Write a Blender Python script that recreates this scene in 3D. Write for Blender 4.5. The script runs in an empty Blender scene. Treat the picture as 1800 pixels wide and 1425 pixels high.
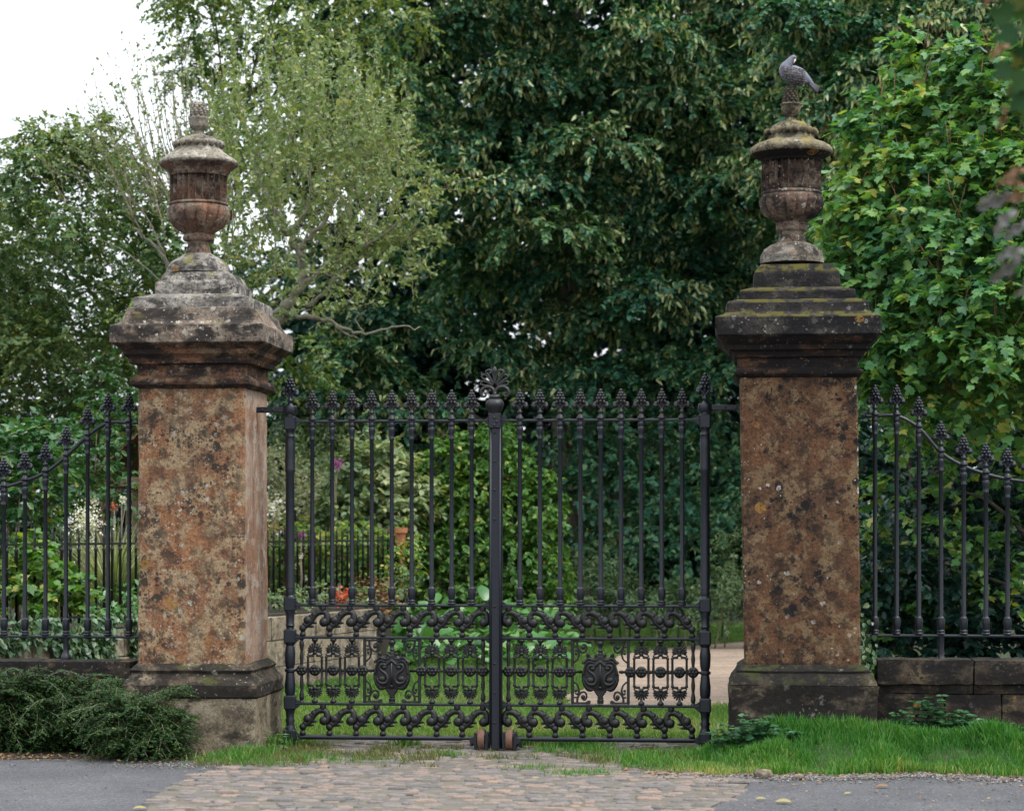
import bpy, bmesh, math, random
import numpy as np
from mathutils import Vector, Matrix

SC = bpy.context.scene
COL = SC.collection
PI = math.pi
R = math.radians

# ------------------------------------------------------------------ camera maths
F = 4000.0                       # focal length in photo pixels (1800 px wide)
TH = math.atan(0.1)              # the view is turned a little to the left of the gate's normal
CAM = np.array([2.198, -20.0, 2.0])
FW = np.array([-math.sin(TH), math.cos(TH), 0.0])
RT = np.array([math.cos(TH), math.sin(TH), 0.0])
HOR = 930.0                      # horizon line in photo pixels


def at(px, py, Y):
    """photo pixel -> world point in the vertical plane y = Y (used as a survey of the place)"""
    d = FW + RT * (px - 900.0) / F + np.array([0, 0, 1.0]) * (HOR - py) / F
    t = (Y - CAM[1]) / d[1]
    return CAM + d * t


def on_ground(px, py, z=0.0):
    d = FW + RT * (px - 900.0) / F + np.array([0, 0, 1.0]) * (HOR - py) / F
    t = (z - CAM[2]) / d[2]
    return CAM + d * t


def atd(px, py, d):
    """photo pixel at view depth d"""
    return CAM + d * (FW + RT * (px - 900.0) / F + np.array([0, 0, 1.0]) * (HOR - py) / F)


# ------------------------------------------------------------------ object helpers
def tag(o, label=None, cat=None, group=None, kind=None):
    if label: o['label'] = label
    if cat: o['category'] = cat
    if group: o['group'] = group
    if kind: o['kind'] = kind
    return o


def empty(name, loc=(0, 0, 0), rz=0.0, label=None, cat=None, group=None):
    o = bpy.data.objects.new(name, None)
    o.location = loc
    o.rotation_euler = (0, 0, rz)
    o.empty_display_size = 0.1
    COL.objects.link(o)
    return tag(o, label, cat, group)


def copy_tree(o, parent=None):
    c = o.copy()
    COL.objects.link(c)
    c.parent = parent
    for ch in list(o.children):
        copy_tree(ch, c)
    return c


class MB:
    """collects shapes, then links them as ONE mesh object"""

    def __init__(self):
        self.v, self.f, self.m, self.s = [], [], [], []
        self.mi = 0
        self.smooth = True

    def add(self, verts, faces, smooth=None):
        b = len(self.v)
        self.v.extend([tuple(map(float, p)) for p in verts])
        sm = self.smooth if smooth is None else smooth
        for f in faces:
            self.f.append(tuple(i + b for i in f))
            self.m.append(self.mi)
            self.s.append(sm)
        return b

    def box(self, c, s, bev=0.0, rot=None):
        hx, hy, hz = s[0] / 2, s[1] / 2, s[2] / 2
        if bev <= 0:
            vs = [(x, y, z) for x in (-hx, hx) for y in (-hy, hy) for z in (-hz, hz)]
            fs = [(0, 1, 3, 2), (4, 6, 7, 5), (0, 4, 5, 1), (2, 3, 7, 6), (0, 2, 6, 4), (1, 5, 7, 3)]
        else:
            b = min(bev, hx * .9, hy * .9, hz * .9)
            ring = lambda ax, ay, z: [(-ax, -ay, z), (ax, -ay, z), (ax, ay, z), (-ax, ay, z)]
            def oct_(x, y, z, c_):
                return [(-x + c_, -y, z), (x - c_, -y, z), (x, -y + c_, z), (x, y - c_, z),
                        (x - c_, y, z), (-x + c_, y, z), (-x, y - c_, z), (-x, -y + c_, z)]
            vs = oct_(hx - b, hy - b, -hz, b * .3) + oct_(hx, hy, -hz + b, b) + oct_(hx, hy, hz - b, b) + oct_(hx - b, hy - b, hz, b * .3)
            fs = [tuple(range(7, -1, -1)), tuple(range(24, 32))]
            for k in range(3):
                for i in range(8):
                    j = (i + 1) % 8
                    fs.append((k * 8 + i, k * 8 + j, k * 8 + 8 + j, k * 8 + 8 + i))
        if rot is not None:
            vs = [tuple(rot @ Vector(p)) for p in vs]
        self.add([(p[0] + c[0], p[1] + c[1], p[2] + c[2]) for p in vs], fs, False)

    def lathe(self, prof, c=(0, 0, 0), n=16, mod=None, axis='z', capped=True):
        vs, fs = [], []
        m = len(prof)
        for k, (r, z) in enumerate(prof):
            for i in range(n):
                a = 2 * PI * i / n
                rr = r if mod is None else mod(r, z, a, k)
                p = (rr * math.cos(a), rr * math.sin(a), z)
                if axis == 'x': p = (p[2], p[0], p[1])
                elif axis == 'y': p = (p[0], -p[2], p[1])
                vs.append((p[0] + c[0], p[1] + c[1], p[2] + c[2]))
        for k in range(m - 1):
            for i in range(n):
                j = (i + 1) % n
                fs.append((k * n + i, k * n + j, (k + 1) * n + j, (k + 1) * n + i))
        if capped:
            fs.append(tuple(range(n - 1, -1, -1)))
            fs.append(tuple((m - 1) * n + i for i in range(n)))
        self.add(vs, fs)

    def blob(self, c, r, n=8, m=6, rot=None):
        if not hasattr(r, '__len__'): r = (r, r, r)
        vs, fs = [(0, 0, -r[2])], []
        for k in range(1, m):
            t = PI * k / m
            for i in range(n):
                a = 2 * PI * i / n
                vs.append((r[0] * math.sin(t) * math.cos(a), r[1] * math.sin(t) * math.sin(a), -r[2] * math.cos(t)))
        vs.append((0, 0, r[2]))
        top = len(vs) - 1
        for i in range(n):
            j = (i + 1) % n
            fs.append((0, 1 + j, 1 + i))
            fs.append((top, 1 + (m - 2) * n + i, 1 + (m - 2) * n + j))
            for k in range(m - 2):
                a, b = 1 + k * n, 1 + (k + 1) * n
                fs.append((a + i, a + j, b + j, b + i))
        if rot is not None:
            vs = [tuple(rot @ Vector(p)) for p in vs]
        self.add([(p[0] + c[0], p[1] + c[1], p[2] + c[2]) for p in vs], fs)

    def tube(self, pts, rad, n=6, flat=1.0, capped=True):
        """tube along pts; flat scales the thickness along world y"""
        P = np.asarray(pts, float)
        if not hasattr(rad, '__len__'): rad = [rad] * len(P)
        T = np.gradient(P, axis=0)
        T /= np.linalg.norm(T, axis=1)[:, None] + 1e-12
        ref = np.array([0, 1.0, 0]) if abs(T[0][1]) < .8 else np.array([1.0, 0, 0])
        vs, fs = [], []
        u = ref
        for k in range(len(P)):
            u = u - T[k] * np.dot(u, T[k])
            u /= np.linalg.norm(u) + 1e-12
            w = np.cross(T[k], u)
            for i in range(n):
                a = 2 * PI * (i + .5) / n
                o = rad[k] * (math.cos(a) * u + math.sin(a) * w)
                o = np.array([o[0], o[1] * flat, o[2]])
                vs.append(P[k] + o)
        for k in range(len(P) - 1):
            for i in range(n):
                j = (i + 1) % n
                fs.append((k * n + i, k * n + j, (k + 1) * n + j, (k + 1) * n + i))
        if capped:
            fs.append(tuple(range(n - 1, -1, -1)))
            fs.append(tuple((len(P) - 1) * n + i for i in range(n)))
        self.add(vs, fs)

    def prism(self, poly, y0, y1, bev=0.0):
        """polygon given in x,z (counter-clockwise seen from -y) extruded from y0 (front) to y1"""
        n = len(poly)
        cx = sum(p[0] for p in poly) / n; cz = sum(p[1] for p in poly) / n
        vs = []
        if bev > 0:
            for p in poly:
                dx, dz = p[0] - cx, p[1] - cz
                l = math.hypot(dx, dz) + 1e-9
                vs.append((p[0] - dx / l * bev, y0, p[1] - dz / l * bev))
            vs += [(p[0], y0 + bev, p[1]) for p in poly]
        else:
            vs = [(p[0], y0, p[1]) for p in poly]
        vs += [(p[0], y1, p[1]) for p in poly]
        k = len(vs) // n
        fs = [tuple(range(n)), tuple(range(len(vs) - 1, len(vs) - n - 1, -1))]
        for q in range(k - 1):
            for i in range(n):
                j = (i + 1) % n
                fs.append((q * n + j, q * n + i, (q + 1) * n + i, (q + 1) * n + j))
        self.add(vs, fs, False)

    def build(self, name, mats, parent=None, loc=None, sx=1, link=True):
        me = bpy.data.meshes.new(name)
        if sx < 0:
            me.from_pydata([(-p[0], p[1], p[2]) for p in self.v], [], [f[::-1] for f in self.f])
        else:
            me.from_pydata(self.v, [], self.f)
        if not isinstance(mats, (list, tuple)): mats = [mats]
        for m in mats: me.materials.append(m)
        me.polygons.foreach_set('material_index', self.m)
        me.polygons.foreach_set('use_smooth', self.s)
        me.update()
        o = bpy.data.objects.new(name, me)
        if parent is not None: o.parent = parent
        if loc is not None: o.location = loc
        COL.objects.link(o)
        return o


def smooth_path(pts, n=4):
    """Catmull-Rom through pts"""
    P = [np.asarray(p, float) for p in pts]
    P = [2 * P[0] - P[1]] + P + [2 * P[-1] - P[-2]]
    out = []
    for i in range(1, len(P) - 2):
        for k in range(n):
            t = k / n
            a, b, c, d = P[i - 1], P[i], P[i + 1], P[i + 2]
            out.append(.5 * ((2 * b) + (-a + c) * t + (2 * a - 5 * b + 4 * c - d) * t * t + (-a + 3 * b - 3 * c + d) * t ** 3))
    out.append(P[-2])
    return np.array(out)


# ------------------------------------------------------------------ fast mesh for leaves
def nrm(a):
    return a / (np.linalg.norm(a, axis=-1, keepdims=True) + 1e-9)


KITE = (np.array([(0, 0, 0), (.42, .30, .07), (1, 0, -.06), (.42, -.30, .07)]), [(0, 1, 2), (0, 2, 3)])
OVAL = (np.array([(0, 0, 0), (.25, .26, .06), (.65, .27, .05), (1, 0, -.10), (.65, -.27, .05), (.25, -.26, .06)]), [(0, 3, 2, 1), (0, 5, 4, 3)])
HEART = (np.array([(0, 0, 0), (-.06, .22, .03), (.22, .43, .07), (.62, .33, .03), (1.05, 0, -.12), (.62, -.33, .03), (.22, -.43, .07), (-.06, -.22, .03)]),
         [(0, 4, 3, 2, 1), (0, 7, 6, 5, 4)])
LANCE = (np.array([(0, 0, 0), (.4, .13, .03), (1, 0, -.12), (.4, -.13, .03)]), [(0, 2, 1), (0, 3, 2)])
STRIP = (np.array([(0, .09, 0), (0, -.09, 0), (.5, .09, .06), (.5, -.09, .06), (1, .02, -.05), (1, -.02, -.05)]), [(0, 1, 3, 2), (2, 3, 5, 4)])
BLADE = (np.array([(0, .05, 0), (0, -.05, 0), (.55, .04, .06), (.55, -.04, .06), (1, 0, .30)]), [(0, 1, 3, 2), (2, 3, 4)])
_mh = [(0, 0), (-.10, .16), (.03, .30), (-.02, .52), (.18, .46), (.30, .62), (.42, .50), (.58, .55), (.56, .36), (.60, .19), (.76, .22), (.80, .12), (1.0, 0)]
MAPLE = (np.array([(x, y, .16 * abs(y) - .12 * max(0, x - .4) ** 1.0 - .25 * max(0, abs(y) - .35)) for x, y in _mh] +
                  [(x, -y, .16 * abs(y) - .12 * max(0, x - .4) - .25 * max(0, abs(y) - .35)) for x, y in _mh[1:-1]]),
         [tuple([0, 12] + list(range(11, 0, -1))), tuple([0] + list(range(13, 24)) + [12])])


def grid_leaf(w, nu=5, cup=.12, arch=.25):
    vs, fs = [], []
    us = np.linspace(0, 1, nu)
    for u in us:
        ww = w * (math.sin(PI * min(1, u * .93 + .07)) ** .75)
        for v in (-1, 0, 1):
            vs.append((u, v * ww, cup * abs(v) * ww * 2 + arch * (u - u * u * 1.3)))
    for k in range(nu - 1):
        for i in range(2):
            a = k * 3 + i
            fs.append((a, a + 3, a + 4, a + 1))
    return np.array(vs), fs


def leaf_mesh(name, P, D, N, size, tmpl, mats, tint, parent=None, midx=None, width=None, link=True):
    """one mesh of many leaves. P,D,N (n,3): foot, axis, face normal; size (n,)"""
    tv, tf = tmpl
    P = np.asarray(P, float); n = len(P)
    D = nrm(D); S = nrm(np.cross(N, D)); NN = np.cross(D, S)
    size = np.broadcast_to(size, (n,))
    wd = np.ones(n) if width is None else np.broadcast_to(width, (n,))
    V = (P[:, None, :] + size[:, None, None] * (tv[None, :, 0:1] * D[:, None, :] + wd[:, None, None] * tv[None, :, 1:2] * S[:, None, :] + tv[None, :, 2:3] * NN[:, None, :]))
    k = len(tv)
    lens = np.array([len(f) for f in tf])
    flat = np.concatenate([np.array(f) for f in tf])
    loops = (np.arange(n)[:, None] * k + flat[None, :]).ravel()
    tot = np.tile(lens, n)
    start = np.concatenate([[0], np.cumsum(tot)[:-1]])
    me = bpy.data.meshes.new(name)
    me.vertices.add(n * k)
    me.vertices.foreach_set('co', V.reshape(-1).astype(np.float32))
    me.loops.add(len(loops))
    me.loops.foreach_set('vertex_index', loops.astype(np.int32))
    me.polygons.add(n * len(tf))
    me.polygons.foreach_set('loop_start', start.astype(np.int32))
    me.polygons.foreach_set('loop_total', tot.astype(np.int32))
    if not isinstance(mats, (list, tuple)): mats = [mats]
    for m in mats: me.materials.append(m)
    if midx is not None:
        me.polygons.foreach_set('material_index', np.repeat(np.asarray(midx, np.int32), len(tf)))
    me.polygons.foreach_set('use_smooth', np.ones(n * len(tf), bool))
    a = me.attributes.new('tint', 'FLOAT', 'FACE')
    a.data.foreach_set('value', np.repeat(np.asarray(tint, np.float32), len(tf)))
    me.update(calc_edges=True)
    o = bpy.data.objects.new(name, me)
    if parent is not None: o.parent = parent
    COL.objects.link(o)
    return o


UP = np.array([0, 0, 1.0])


def rand_dirs(rng, n):
    return nrm(rng.normal(size=(n, 3)))


def sprays(rng, O, dirs, L, n, droop=.35, side=.8, out=None, jit=.3, flatn=1.0):
    """leafy twigs: returns P, D, N of n leaves on each twig"""
    S = len(O)
    L = np.broadcast_to(L, (S,))
    t = np.clip(np.linspace(.08, 1, n)[None, :] + rng.uniform(-.06, .06, (S, n)), 0, 1.05)
    d = nrm(dirs)
    pos = O[:, None, :] + d[:, None, :] * (L[:, None] * t)[..., None] - UP * (droop * L[:, None] * t * t)[..., None]
    tan = nrm(d[:, None, :] - UP * (2 * droop * t)[..., None])
    sd = nrm(np.cross(tan, UP) + rng.normal(scale=.15, size=tan.shape))
    sg = np.where((np.arange(n) % 2) == 0, 1.0, -1.0)[None, :, None]
    D = nrm(tan * .55 + sd * sg * side + rng.normal(scale=jit, size=tan.shape) - UP * .25)
    o = d if out is None else out
    N = nrm(UP * flatn + o[:, None, :] * .45 + rng.normal(scale=jit, size=tan.shape))
    return pos.reshape(-1, 3), D.reshape(-1, 3), N.reshape(-1, 3)


def pad(rng, c, r, n, lo=.55, upper=.0):
    """points and outward directions in the shell of an ellipsoid; upper>0 keeps to its upper part"""
    d = rand_dirs(rng, n * 2)
    d = d[d[:, 2] > -1 + upper * 1.0][:n]
    if len(d) < n:
        d = np.concatenate([d, d[:n - len(d)]])
    rad = rng.uniform(lo ** 3, 1, len(d)) ** (1 / 3)
    P = np.asarray(c) + d * rad[:, None] * np.asarray(r)
    o = nrm(d / np.asarray(r))
    return P, o
# ------------------------------------------------------------------ materials
def new_mat(name):
    m = bpy.data.materials.new(name)
    m.use_nodes = True
    nt = m.node_tree
    b = nt.nodes['Principled BSDF']
    return m, nt, b


class NT:
    """small node-building helper"""

    def __init__(self, nt):
        self.nt = nt
        self.n = nt.nodes
        self.l = nt.links

    def node(self, t, **kw):
        x = self.n.new(t)
        for k, v in kw.items(): setattr(x, k, v)
        return x

    def link(self, a, b): self.l.new(a, b)

    def coord(self, scale=(1, 1, 1), which='pos'):
        if which == 'pos':
            s = self.node('ShaderNodeNewGeometry').outputs['Position']
        else:
            s = self.node('ShaderNodeTexCoord').outputs['Object']
        mp = self.node('ShaderNodeMapping')
        mp.inputs['Scale'].default_value = scale
        self.link(s, mp.inputs['Vector'])
        return mp.outputs['Vector']

    def noise(self, vec, scale, detail=4, rough=.55, dist=0.0):
        x = self.node('ShaderNodeTexNoise')
        x.inputs['Scale'].default_value = scale
        x.inputs['Detail'].default_value = detail
        x.inputs['Roughness'].default_value = rough
        x.inputs['Distortion'].default_value = dist
        self.link(vec, x.inputs['Vector'])
        return x

    def warp(self, vec, scale, amt):
        nz = self.noise(vec, scale, 3)
        sub = self.node('ShaderNodeVectorMath', operation='SUBTRACT'); self.link(nz.outputs['Color'], sub.inputs[0]); sub.inputs[1].default_value = (.5, .5, .5)
        sc = self.node('ShaderNodeVectorMath', operation='SCALE'); self.link(sub.outputs[0], sc.inputs[0]); sc.inputs['Scale'].default_value = amt
        ad = self.node('ShaderNodeVectorMath', operation='ADD'); self.link(vec, ad.inputs[0]); self.link(sc.outputs[0], ad.inputs[1])
        return ad.outputs[0]

    def voro(self, vec, scale, feature='F1'):
        x = self.node('ShaderNodeTexVoronoi', feature=feature)
        x.inputs['Scale'].default_value = scale
        self.link(vec, x.inputs['Vector'])
        return x

    def math(self, op, a, b=None, c=None, clamp=False):
        x = self.node('ShaderNodeMath', operation=op)
        x.use_clamp = clamp
        for i, q in enumerate((a, b, c)):
            if q is None: continue
            if hasattr(q, 'is_output'): self.link(q, x.inputs[i])
            else: x.inputs[i].default_value = q
        return x.outputs[0]

    def ramp(self, fac, stops, interp='LINEAR'):
        x = self.node('ShaderNodeValToRGB')
        x.color_ramp.interpolation = interp
        e = x.color_ramp.elements
        while len(e) < len(stops): e.new(.5)
        for i, (p, c) in enumerate(stops):
            e[i].position = p
            e[i].color = (c, c, c, 1) if not hasattr(c, '__len__') else (c[0], c[1], c[2], 1)
        self.link(fac, x.inputs['Fac'])
        return x.outputs['Color']

    def step(self, v, lo, hi):
        x = self.node('ShaderNodeMapRange', interpolation_type='SMOOTHSTEP')
        for i, q in ((0, v), (1, lo), (2, hi)):
            if hasattr(q, 'is_output'): self.link(q, x.inputs[i])
            else: x.inputs[i].default_value = q
        return x.outputs[0]

    def mix(self, fac, a, b, mode='MIX'):
        x = self.node('ShaderNodeMix', data_type='RGBA', blend_type=mode)
        for s, q in ((x.inputs[0], fac), (x.inputs[6], a), (x.inputs[7], b)):
            if hasattr(q, 'is_output'): self.link(q, s)
            elif hasattr(q, '__len__'): s.default_value = (q[0], q[1], q[2], 1)
            else: s.default_value = q
        return x.outputs[2]

    def spots(self, vec, scale, lo, hi, edge=.05, dens=.5):
        """irregular discs (lichen): cells of random size, only some of the cells"""
        v = self.voro(vec, scale)
        sep = self.node('ShaderNodeSeparateColor'); self.link(v.outputs['Color'], sep.inputs[0])
        rad = self.math('MULTIPLY_ADD', sep.outputs[0], hi - lo, lo)
        d = self.math('SUBTRACT', rad, v.outputs['Distance'])
        f = self.step(d, 0.0, edge)
        on = self.math('LESS_THAN', sep.outputs[1], dens)
        return self.math('MULTIPLY', f, on)

    def bump(self, h, strength, dist, bsdf, prev=None):
        x = self.node('ShaderNodeBump')
        x.inputs['Strength'].default_value = strength
        x.inputs['Distance'].default_value = dist
        self.link(h, x.inputs['Height'])
        if prev is not None: self.link(prev, x.inputs['Normal'])
        if bsdf is not None: self.link(x.outputs['Normal'], bsdf.inputs['Normal'])
        return x.outputs['Normal']


def stone(name, base, base2, tan, tan_amt=.5, dark=.5, pale=.5, orange=.2, moss=0.0, streak=.3, mossc=(.10, .10, .012), darkc=(.022, .018, .016), sc=1.0, grime=0.0):
    m, nt, b = new_mat(name)
    g = NT(nt)
    v = g.coord()
    w = g.warp(v, 9, .05)
    big = g.noise(v, 1.6 * sc, 5, .6).outputs['Fac']
    col = g.mix(g.step(big, .38, .62), base, base2)
    # vertical rain streaks
    sv = g.coord((7, 7, .45))
    st = g.noise(sv, 1.5, 4, .6).outputs['Fac']
    col = g.mix(g.math('MULTIPLY', g.step(st, .48, .72), streak), col, (base[0] * .45, base[1] * .42, base[2] * .45))
    # grainy tan crust
    t1 = g.noise(g.warp(v, 5, .12), 5.5 * sc, 7, .68).outputs['Fac']
    thr = .60 - .16 * tan_amt
    col = g.mix(g.math('MULTIPLY', g.step(t1, thr, thr + .07), .85), col, tan)
    fine = g.noise(v, 55, 5, .7).outputs['Fac']
    col = g.mix(.75, col, g.mix(1, col, g.ramp(fine, [(.32, .45), (.68, 1.5)]), 'MULTIPLY'))
    # black lichen blotches
    if dark > 0:
        zone = g.step(g.noise(v, 1.7, 4, .6).outputs['Fac'], .38, .60)
        hf = g.noise(v, 48, 4, .7).outputs['Fac']
        s1 = g.spots(g.warp(v, 15, .07), 9 * sc, .10, .50, .14, .60)
        s2 = g.spots(g.warp(v, 26, .045), 20 * sc, .1, .50, .16, .60)
        s3 = g.spots(g.warp(v, 40, .02), 42 * sc, .1, .50, .16, .5)
        s = g.math('MAXIMUM', g.math('MAXIMUM', s1, s2), s3)
        n3 = g.step(g.noise(w, 6.5 * sc, 9, .78).outputs['Fac'], .48, .59)
        s = g.math('MAXIMUM', s, n3)
        s = g.math('MULTIPLY', s, g.math('MULTIPLY_ADD', zone, .50, .50))
        s = g.math('MULTIPLY', s, g.step(hf, .18, .42))
        col = g.mix(g.math('MULTIPLY', s, dark), col, darkc)
    if grime > 0:
        gz = g.step(g.noise(g.coord((1, 1, 2.2)), 3.2, 6, .65).outputs['Fac'], .58 - .33 * grime, .74 - .33 * grime)
        col = g.mix(g.math('MULTIPLY', gz, .92), col, darkc)
    # pale crustose lichen
    if pale > 0:
        zone = g.step(g.noise(v, 2.3, 3, .5, .3).outputs['Fac'], .42, .62)
        s1 = g.spots(g.warp(v, 30, .045), 13 * sc, .05, .36, .08, .40)
        s2 = g.spots(g.warp(v, 55, .02), 36 * sc, .02, .42, .10, .46)
        s = g.math('MULTIPLY', g.math('MAXIMUM', s1, s2), g.math('MULTIPLY_ADD', zone, .9, .1))
        br = g.step(g.noise(v, 75, 4, .7).outputs['Fac'], .38, .56)
        col = g.mix(g.math('MULTIPLY', g.math('MULTIPLY', s, g.math('MULTIPLY_ADD', br, .85, .15)), pale), col, (.37, .35, .315))
    if orange > 0:
        s = g.spots(g.warp(v, 18, .03), 4.2 * sc, .06, .26, .05, orange)
        s = g.math('MULTIPLY', s, g.step(g.noise(v, 40, 3).outputs['Fac'], .35, .55))
        col = g.mix(g.math('MULTIPLY', s, .75), col, (.25, .13, .03))
    rough = .92
    if moss > 0:
        geo = g.node('ShaderNodeNewGeometry')
        sep = g.node('ShaderNodeSeparateXYZ'); g.link(geo.outputs['Normal'], sep.inputs[0])
        upf = g.step(sep.outputs['Z'], .15, .7)
        mz = g.step(g.noise(v, 7, 5, .65).outputs['Fac'], .58 - .25 * moss, .66 - .2 * moss)
        col = g.mix(g.math('MULTIPLY', g.math('MULTIPLY', upf, mz), .9), col, mossc)
    g.link(col, b.inputs['Base Color'])
    b.inputs['Roughness'].default_value = rough
    b.inputs['Specular IOR Level'].default_value = .25
    h = g.math('MULTIPLY_ADD', g.noise(v, 30, 8, .7).outputs['Fac'], .5, g.math('MULTIPLY', t1, .8))
    g.bump(h, .8, .022, b)
    return m


M = {}
M['pillar_l'] = stone('weathered red sandstone', (.245, .118, .058), (.165, .092, .054), (.29, .21, .125), .80, .95, 1.0, .14, 0, .7, darkc=(.030, .024, .019))
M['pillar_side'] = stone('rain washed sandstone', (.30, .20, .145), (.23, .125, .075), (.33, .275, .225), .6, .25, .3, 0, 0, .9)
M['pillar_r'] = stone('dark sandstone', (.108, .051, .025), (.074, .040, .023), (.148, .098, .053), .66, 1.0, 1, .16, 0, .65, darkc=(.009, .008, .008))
M['cap_l'] = stone('grimy cap stone', (.19, .14, .105), (.13, .105, .085), (.26, .22, .17), .65, .95, 1, .16, .06, .4, mossc=(.12, .11, .02), grime=.40, darkc=(.015, .013, .012))
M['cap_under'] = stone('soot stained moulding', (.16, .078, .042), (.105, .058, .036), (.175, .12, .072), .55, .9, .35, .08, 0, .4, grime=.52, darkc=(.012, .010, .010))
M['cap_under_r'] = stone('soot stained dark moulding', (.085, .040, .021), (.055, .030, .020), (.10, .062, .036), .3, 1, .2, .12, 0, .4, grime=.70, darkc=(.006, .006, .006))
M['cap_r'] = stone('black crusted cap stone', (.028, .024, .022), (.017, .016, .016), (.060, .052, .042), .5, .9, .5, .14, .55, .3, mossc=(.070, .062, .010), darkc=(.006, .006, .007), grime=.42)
M['step_l'] = stone('grey lichened stone', (.215, .195, .170), (.14, .128, .118), (.30, .275, .24), .7, .95, 1, .28, .10, .35, mossc=(.14, .13, .04), grime=.28, darkc=(.022, .020, .019))
M['base'] = stone('base stone', (.105, .078, .052), (.070, .054, .040), (.185, .15, .105), .55, .9, .6, .16, .12, .35, mossc=(.045, .048, .014), grime=.62, darkc=(.013, .011, .010))
M['base_pale'] = stone('plinth limestone', (.215, .175, .118), (.155, .125, .085), (.26, .22, .16), .55, .7, .3, .06, .2, .6, mossc=(.07, .075, .025), grime=.24)
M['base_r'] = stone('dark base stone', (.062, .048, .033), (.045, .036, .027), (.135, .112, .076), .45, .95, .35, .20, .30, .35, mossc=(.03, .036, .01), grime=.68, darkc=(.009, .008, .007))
M['wall_stone'] = stone('dwarf wall stone', (.066, .048, .033), (.045, .036, .027), (.115, .088, .055), .45, .95, .3, .35, .22, .35, mossc=(.03, .036, .01), grime=.58, darkc=(.009, .008, .008))
M['urn_l'] = stone('terracotta coloured urn stone', (.185, .100, .064), (.125, .078, .058), (.20, .16, .12), .65, .80, .9, .10, 0, .9, grime=.12)
M['urn_r'] = stone('dark urn stone', (.135, .088, .065), (.085, .063, .050), (.20, .16, .12), .65, 1, 1, .16, 0, .9, grime=.34, darkc=(.010, .009, .009))
M['lid_l'] = stone('pale urn lid stone', (.275, .25, .205), (.21, .185, .145), (.33, .305, .255), .55, .75, .7, .05, .06, .5, mossc=(.18, .165, .08), grime=.10)
M['lid_r'] = stone('lichened urn lid stone', (.20, .17, .11), (.14, .115, .065), (.25, .225, .15), .55, .95, 1, .45, .22, .5, mossc=(.19, .15, .035), grime=.28)
M['foot_r'] = stone('lichened urn foot', (.15, .125, .10), (.09, .075, .062), (.22, .20, .17), .6, .9, 1.0, .50, .1, .5, grime=.30, darkc=(.012, .011, .010))
M['cone_r'] = stone('mossy dark finial', (.075, .062, .042), (.05, .042, .032), (.11, .095, .06), .5, .9, .5, .3, .3, .3, grime=.4)
M['pale_stone'] = stone('garden ashlar', (.30, .245, .17), (.22, .185, .135), (.35, .30, .22), .55, .6, .3, 0, .1, .45, grime=.10)


def iron_mat(name, c, rough=.42, rust=.25, dust=.35):
    m, nt, b = new_mat(name)
    g = NT(nt)
    v = g.coord()
    n1 = g.noise(v, 14, 5, .65).outputs['Fac']
    col = g.mix(g.math('MULTIPLY', g.step(n1, .52, .72), rust), c, (.030, .019, .012))
    sp = g.spots(g.warp(v, 60, .01), 60, .02, .30, .08, .25)
    col = g.mix(g.math('MULTIPLY', sp, dust), col, (.08, .072, .055))
    g.link(col, b.inputs['Base Color'])
    b.inputs['Roughness'].default_value = rough
    b.inputs['Specular IOR Level'].default_value = .46
    g.link(g.math('MULTIPLY_ADD', n1, .25, rough - .12), b.inputs['Roughness'])
    g.bump(g.noise(v, 60, 4, .6).outputs['Fac'], .35, .004, b)
    return m


M['iron'] = iron_mat('black painted iron', (.0035, .0062, .0125))
M['iron_worn'] = iron_mat('worn black iron', (.008, .009, .011), .48, .7, .5)
M['iron_soot'] = iron_mat('dull cast iron', (.0045, .005, .006), .5, .4, .22)
M['iron_garden'] = iron_mat('black garden railing', (.004, .005, .006), .5, .3, .2)


def plain(name, c, rough=.7, var=.25, scale=25, bump=.3, bd=.01, spec=.4):
    m, nt, b = new_mat(name)
    g = NT(nt)
    v = g.coord()
    n1 = g.noise(v, scale, 5, .65).outputs['Fac']
    col = g.mix(1, c, g.ramp(n1, [(.25, 1 - var), (.75, 1 + var)]), 'MULTIPLY')
    g.link(col, b.inputs['Base Color'])
    b.inputs['Roughness'].default_value = rough
    b.inputs['Specular IOR Level'].default_value = spec
    g.bump(n1, bump, bd, b)
    return m


M['rust'] = plain('rusted wheel iron', (.13, .068, .045), .75, .35, 60)
M['bark'] = plain('dark bark', (.075, .065, .048), .9, .4, 18, .8, .03)
M['bark_pale'] = plain('lichened apple bark', (.175, .165, .12), .9, .4, 30, .8, .02)
M['twig_red'] = plain('reddish twigs', (.16, .075, .045), .7, .3, 30)
M['twig'] = plain('brown twigs', (.19, .16, .115), .8, .3, 30)
M['oak'] = plain('grey oak', (.20, .15, .105), .85, .35, 30, .6, .01)
M['tile'] = plain('old clay roof tile', (.17, .105, .065), .9, .4, 14, .5, .02)
M['terracotta'] = plain('terracotta', (.36, .14, .07), .85, .25, 20)
M['feather'] = plain('grey feathers', (.115, .122, .160), .65, .25, 60, .4, .006)
M['soil'] = plain('dark soil', (.030, .023, .016), .95, .4, 9, .6, .04)


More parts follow.
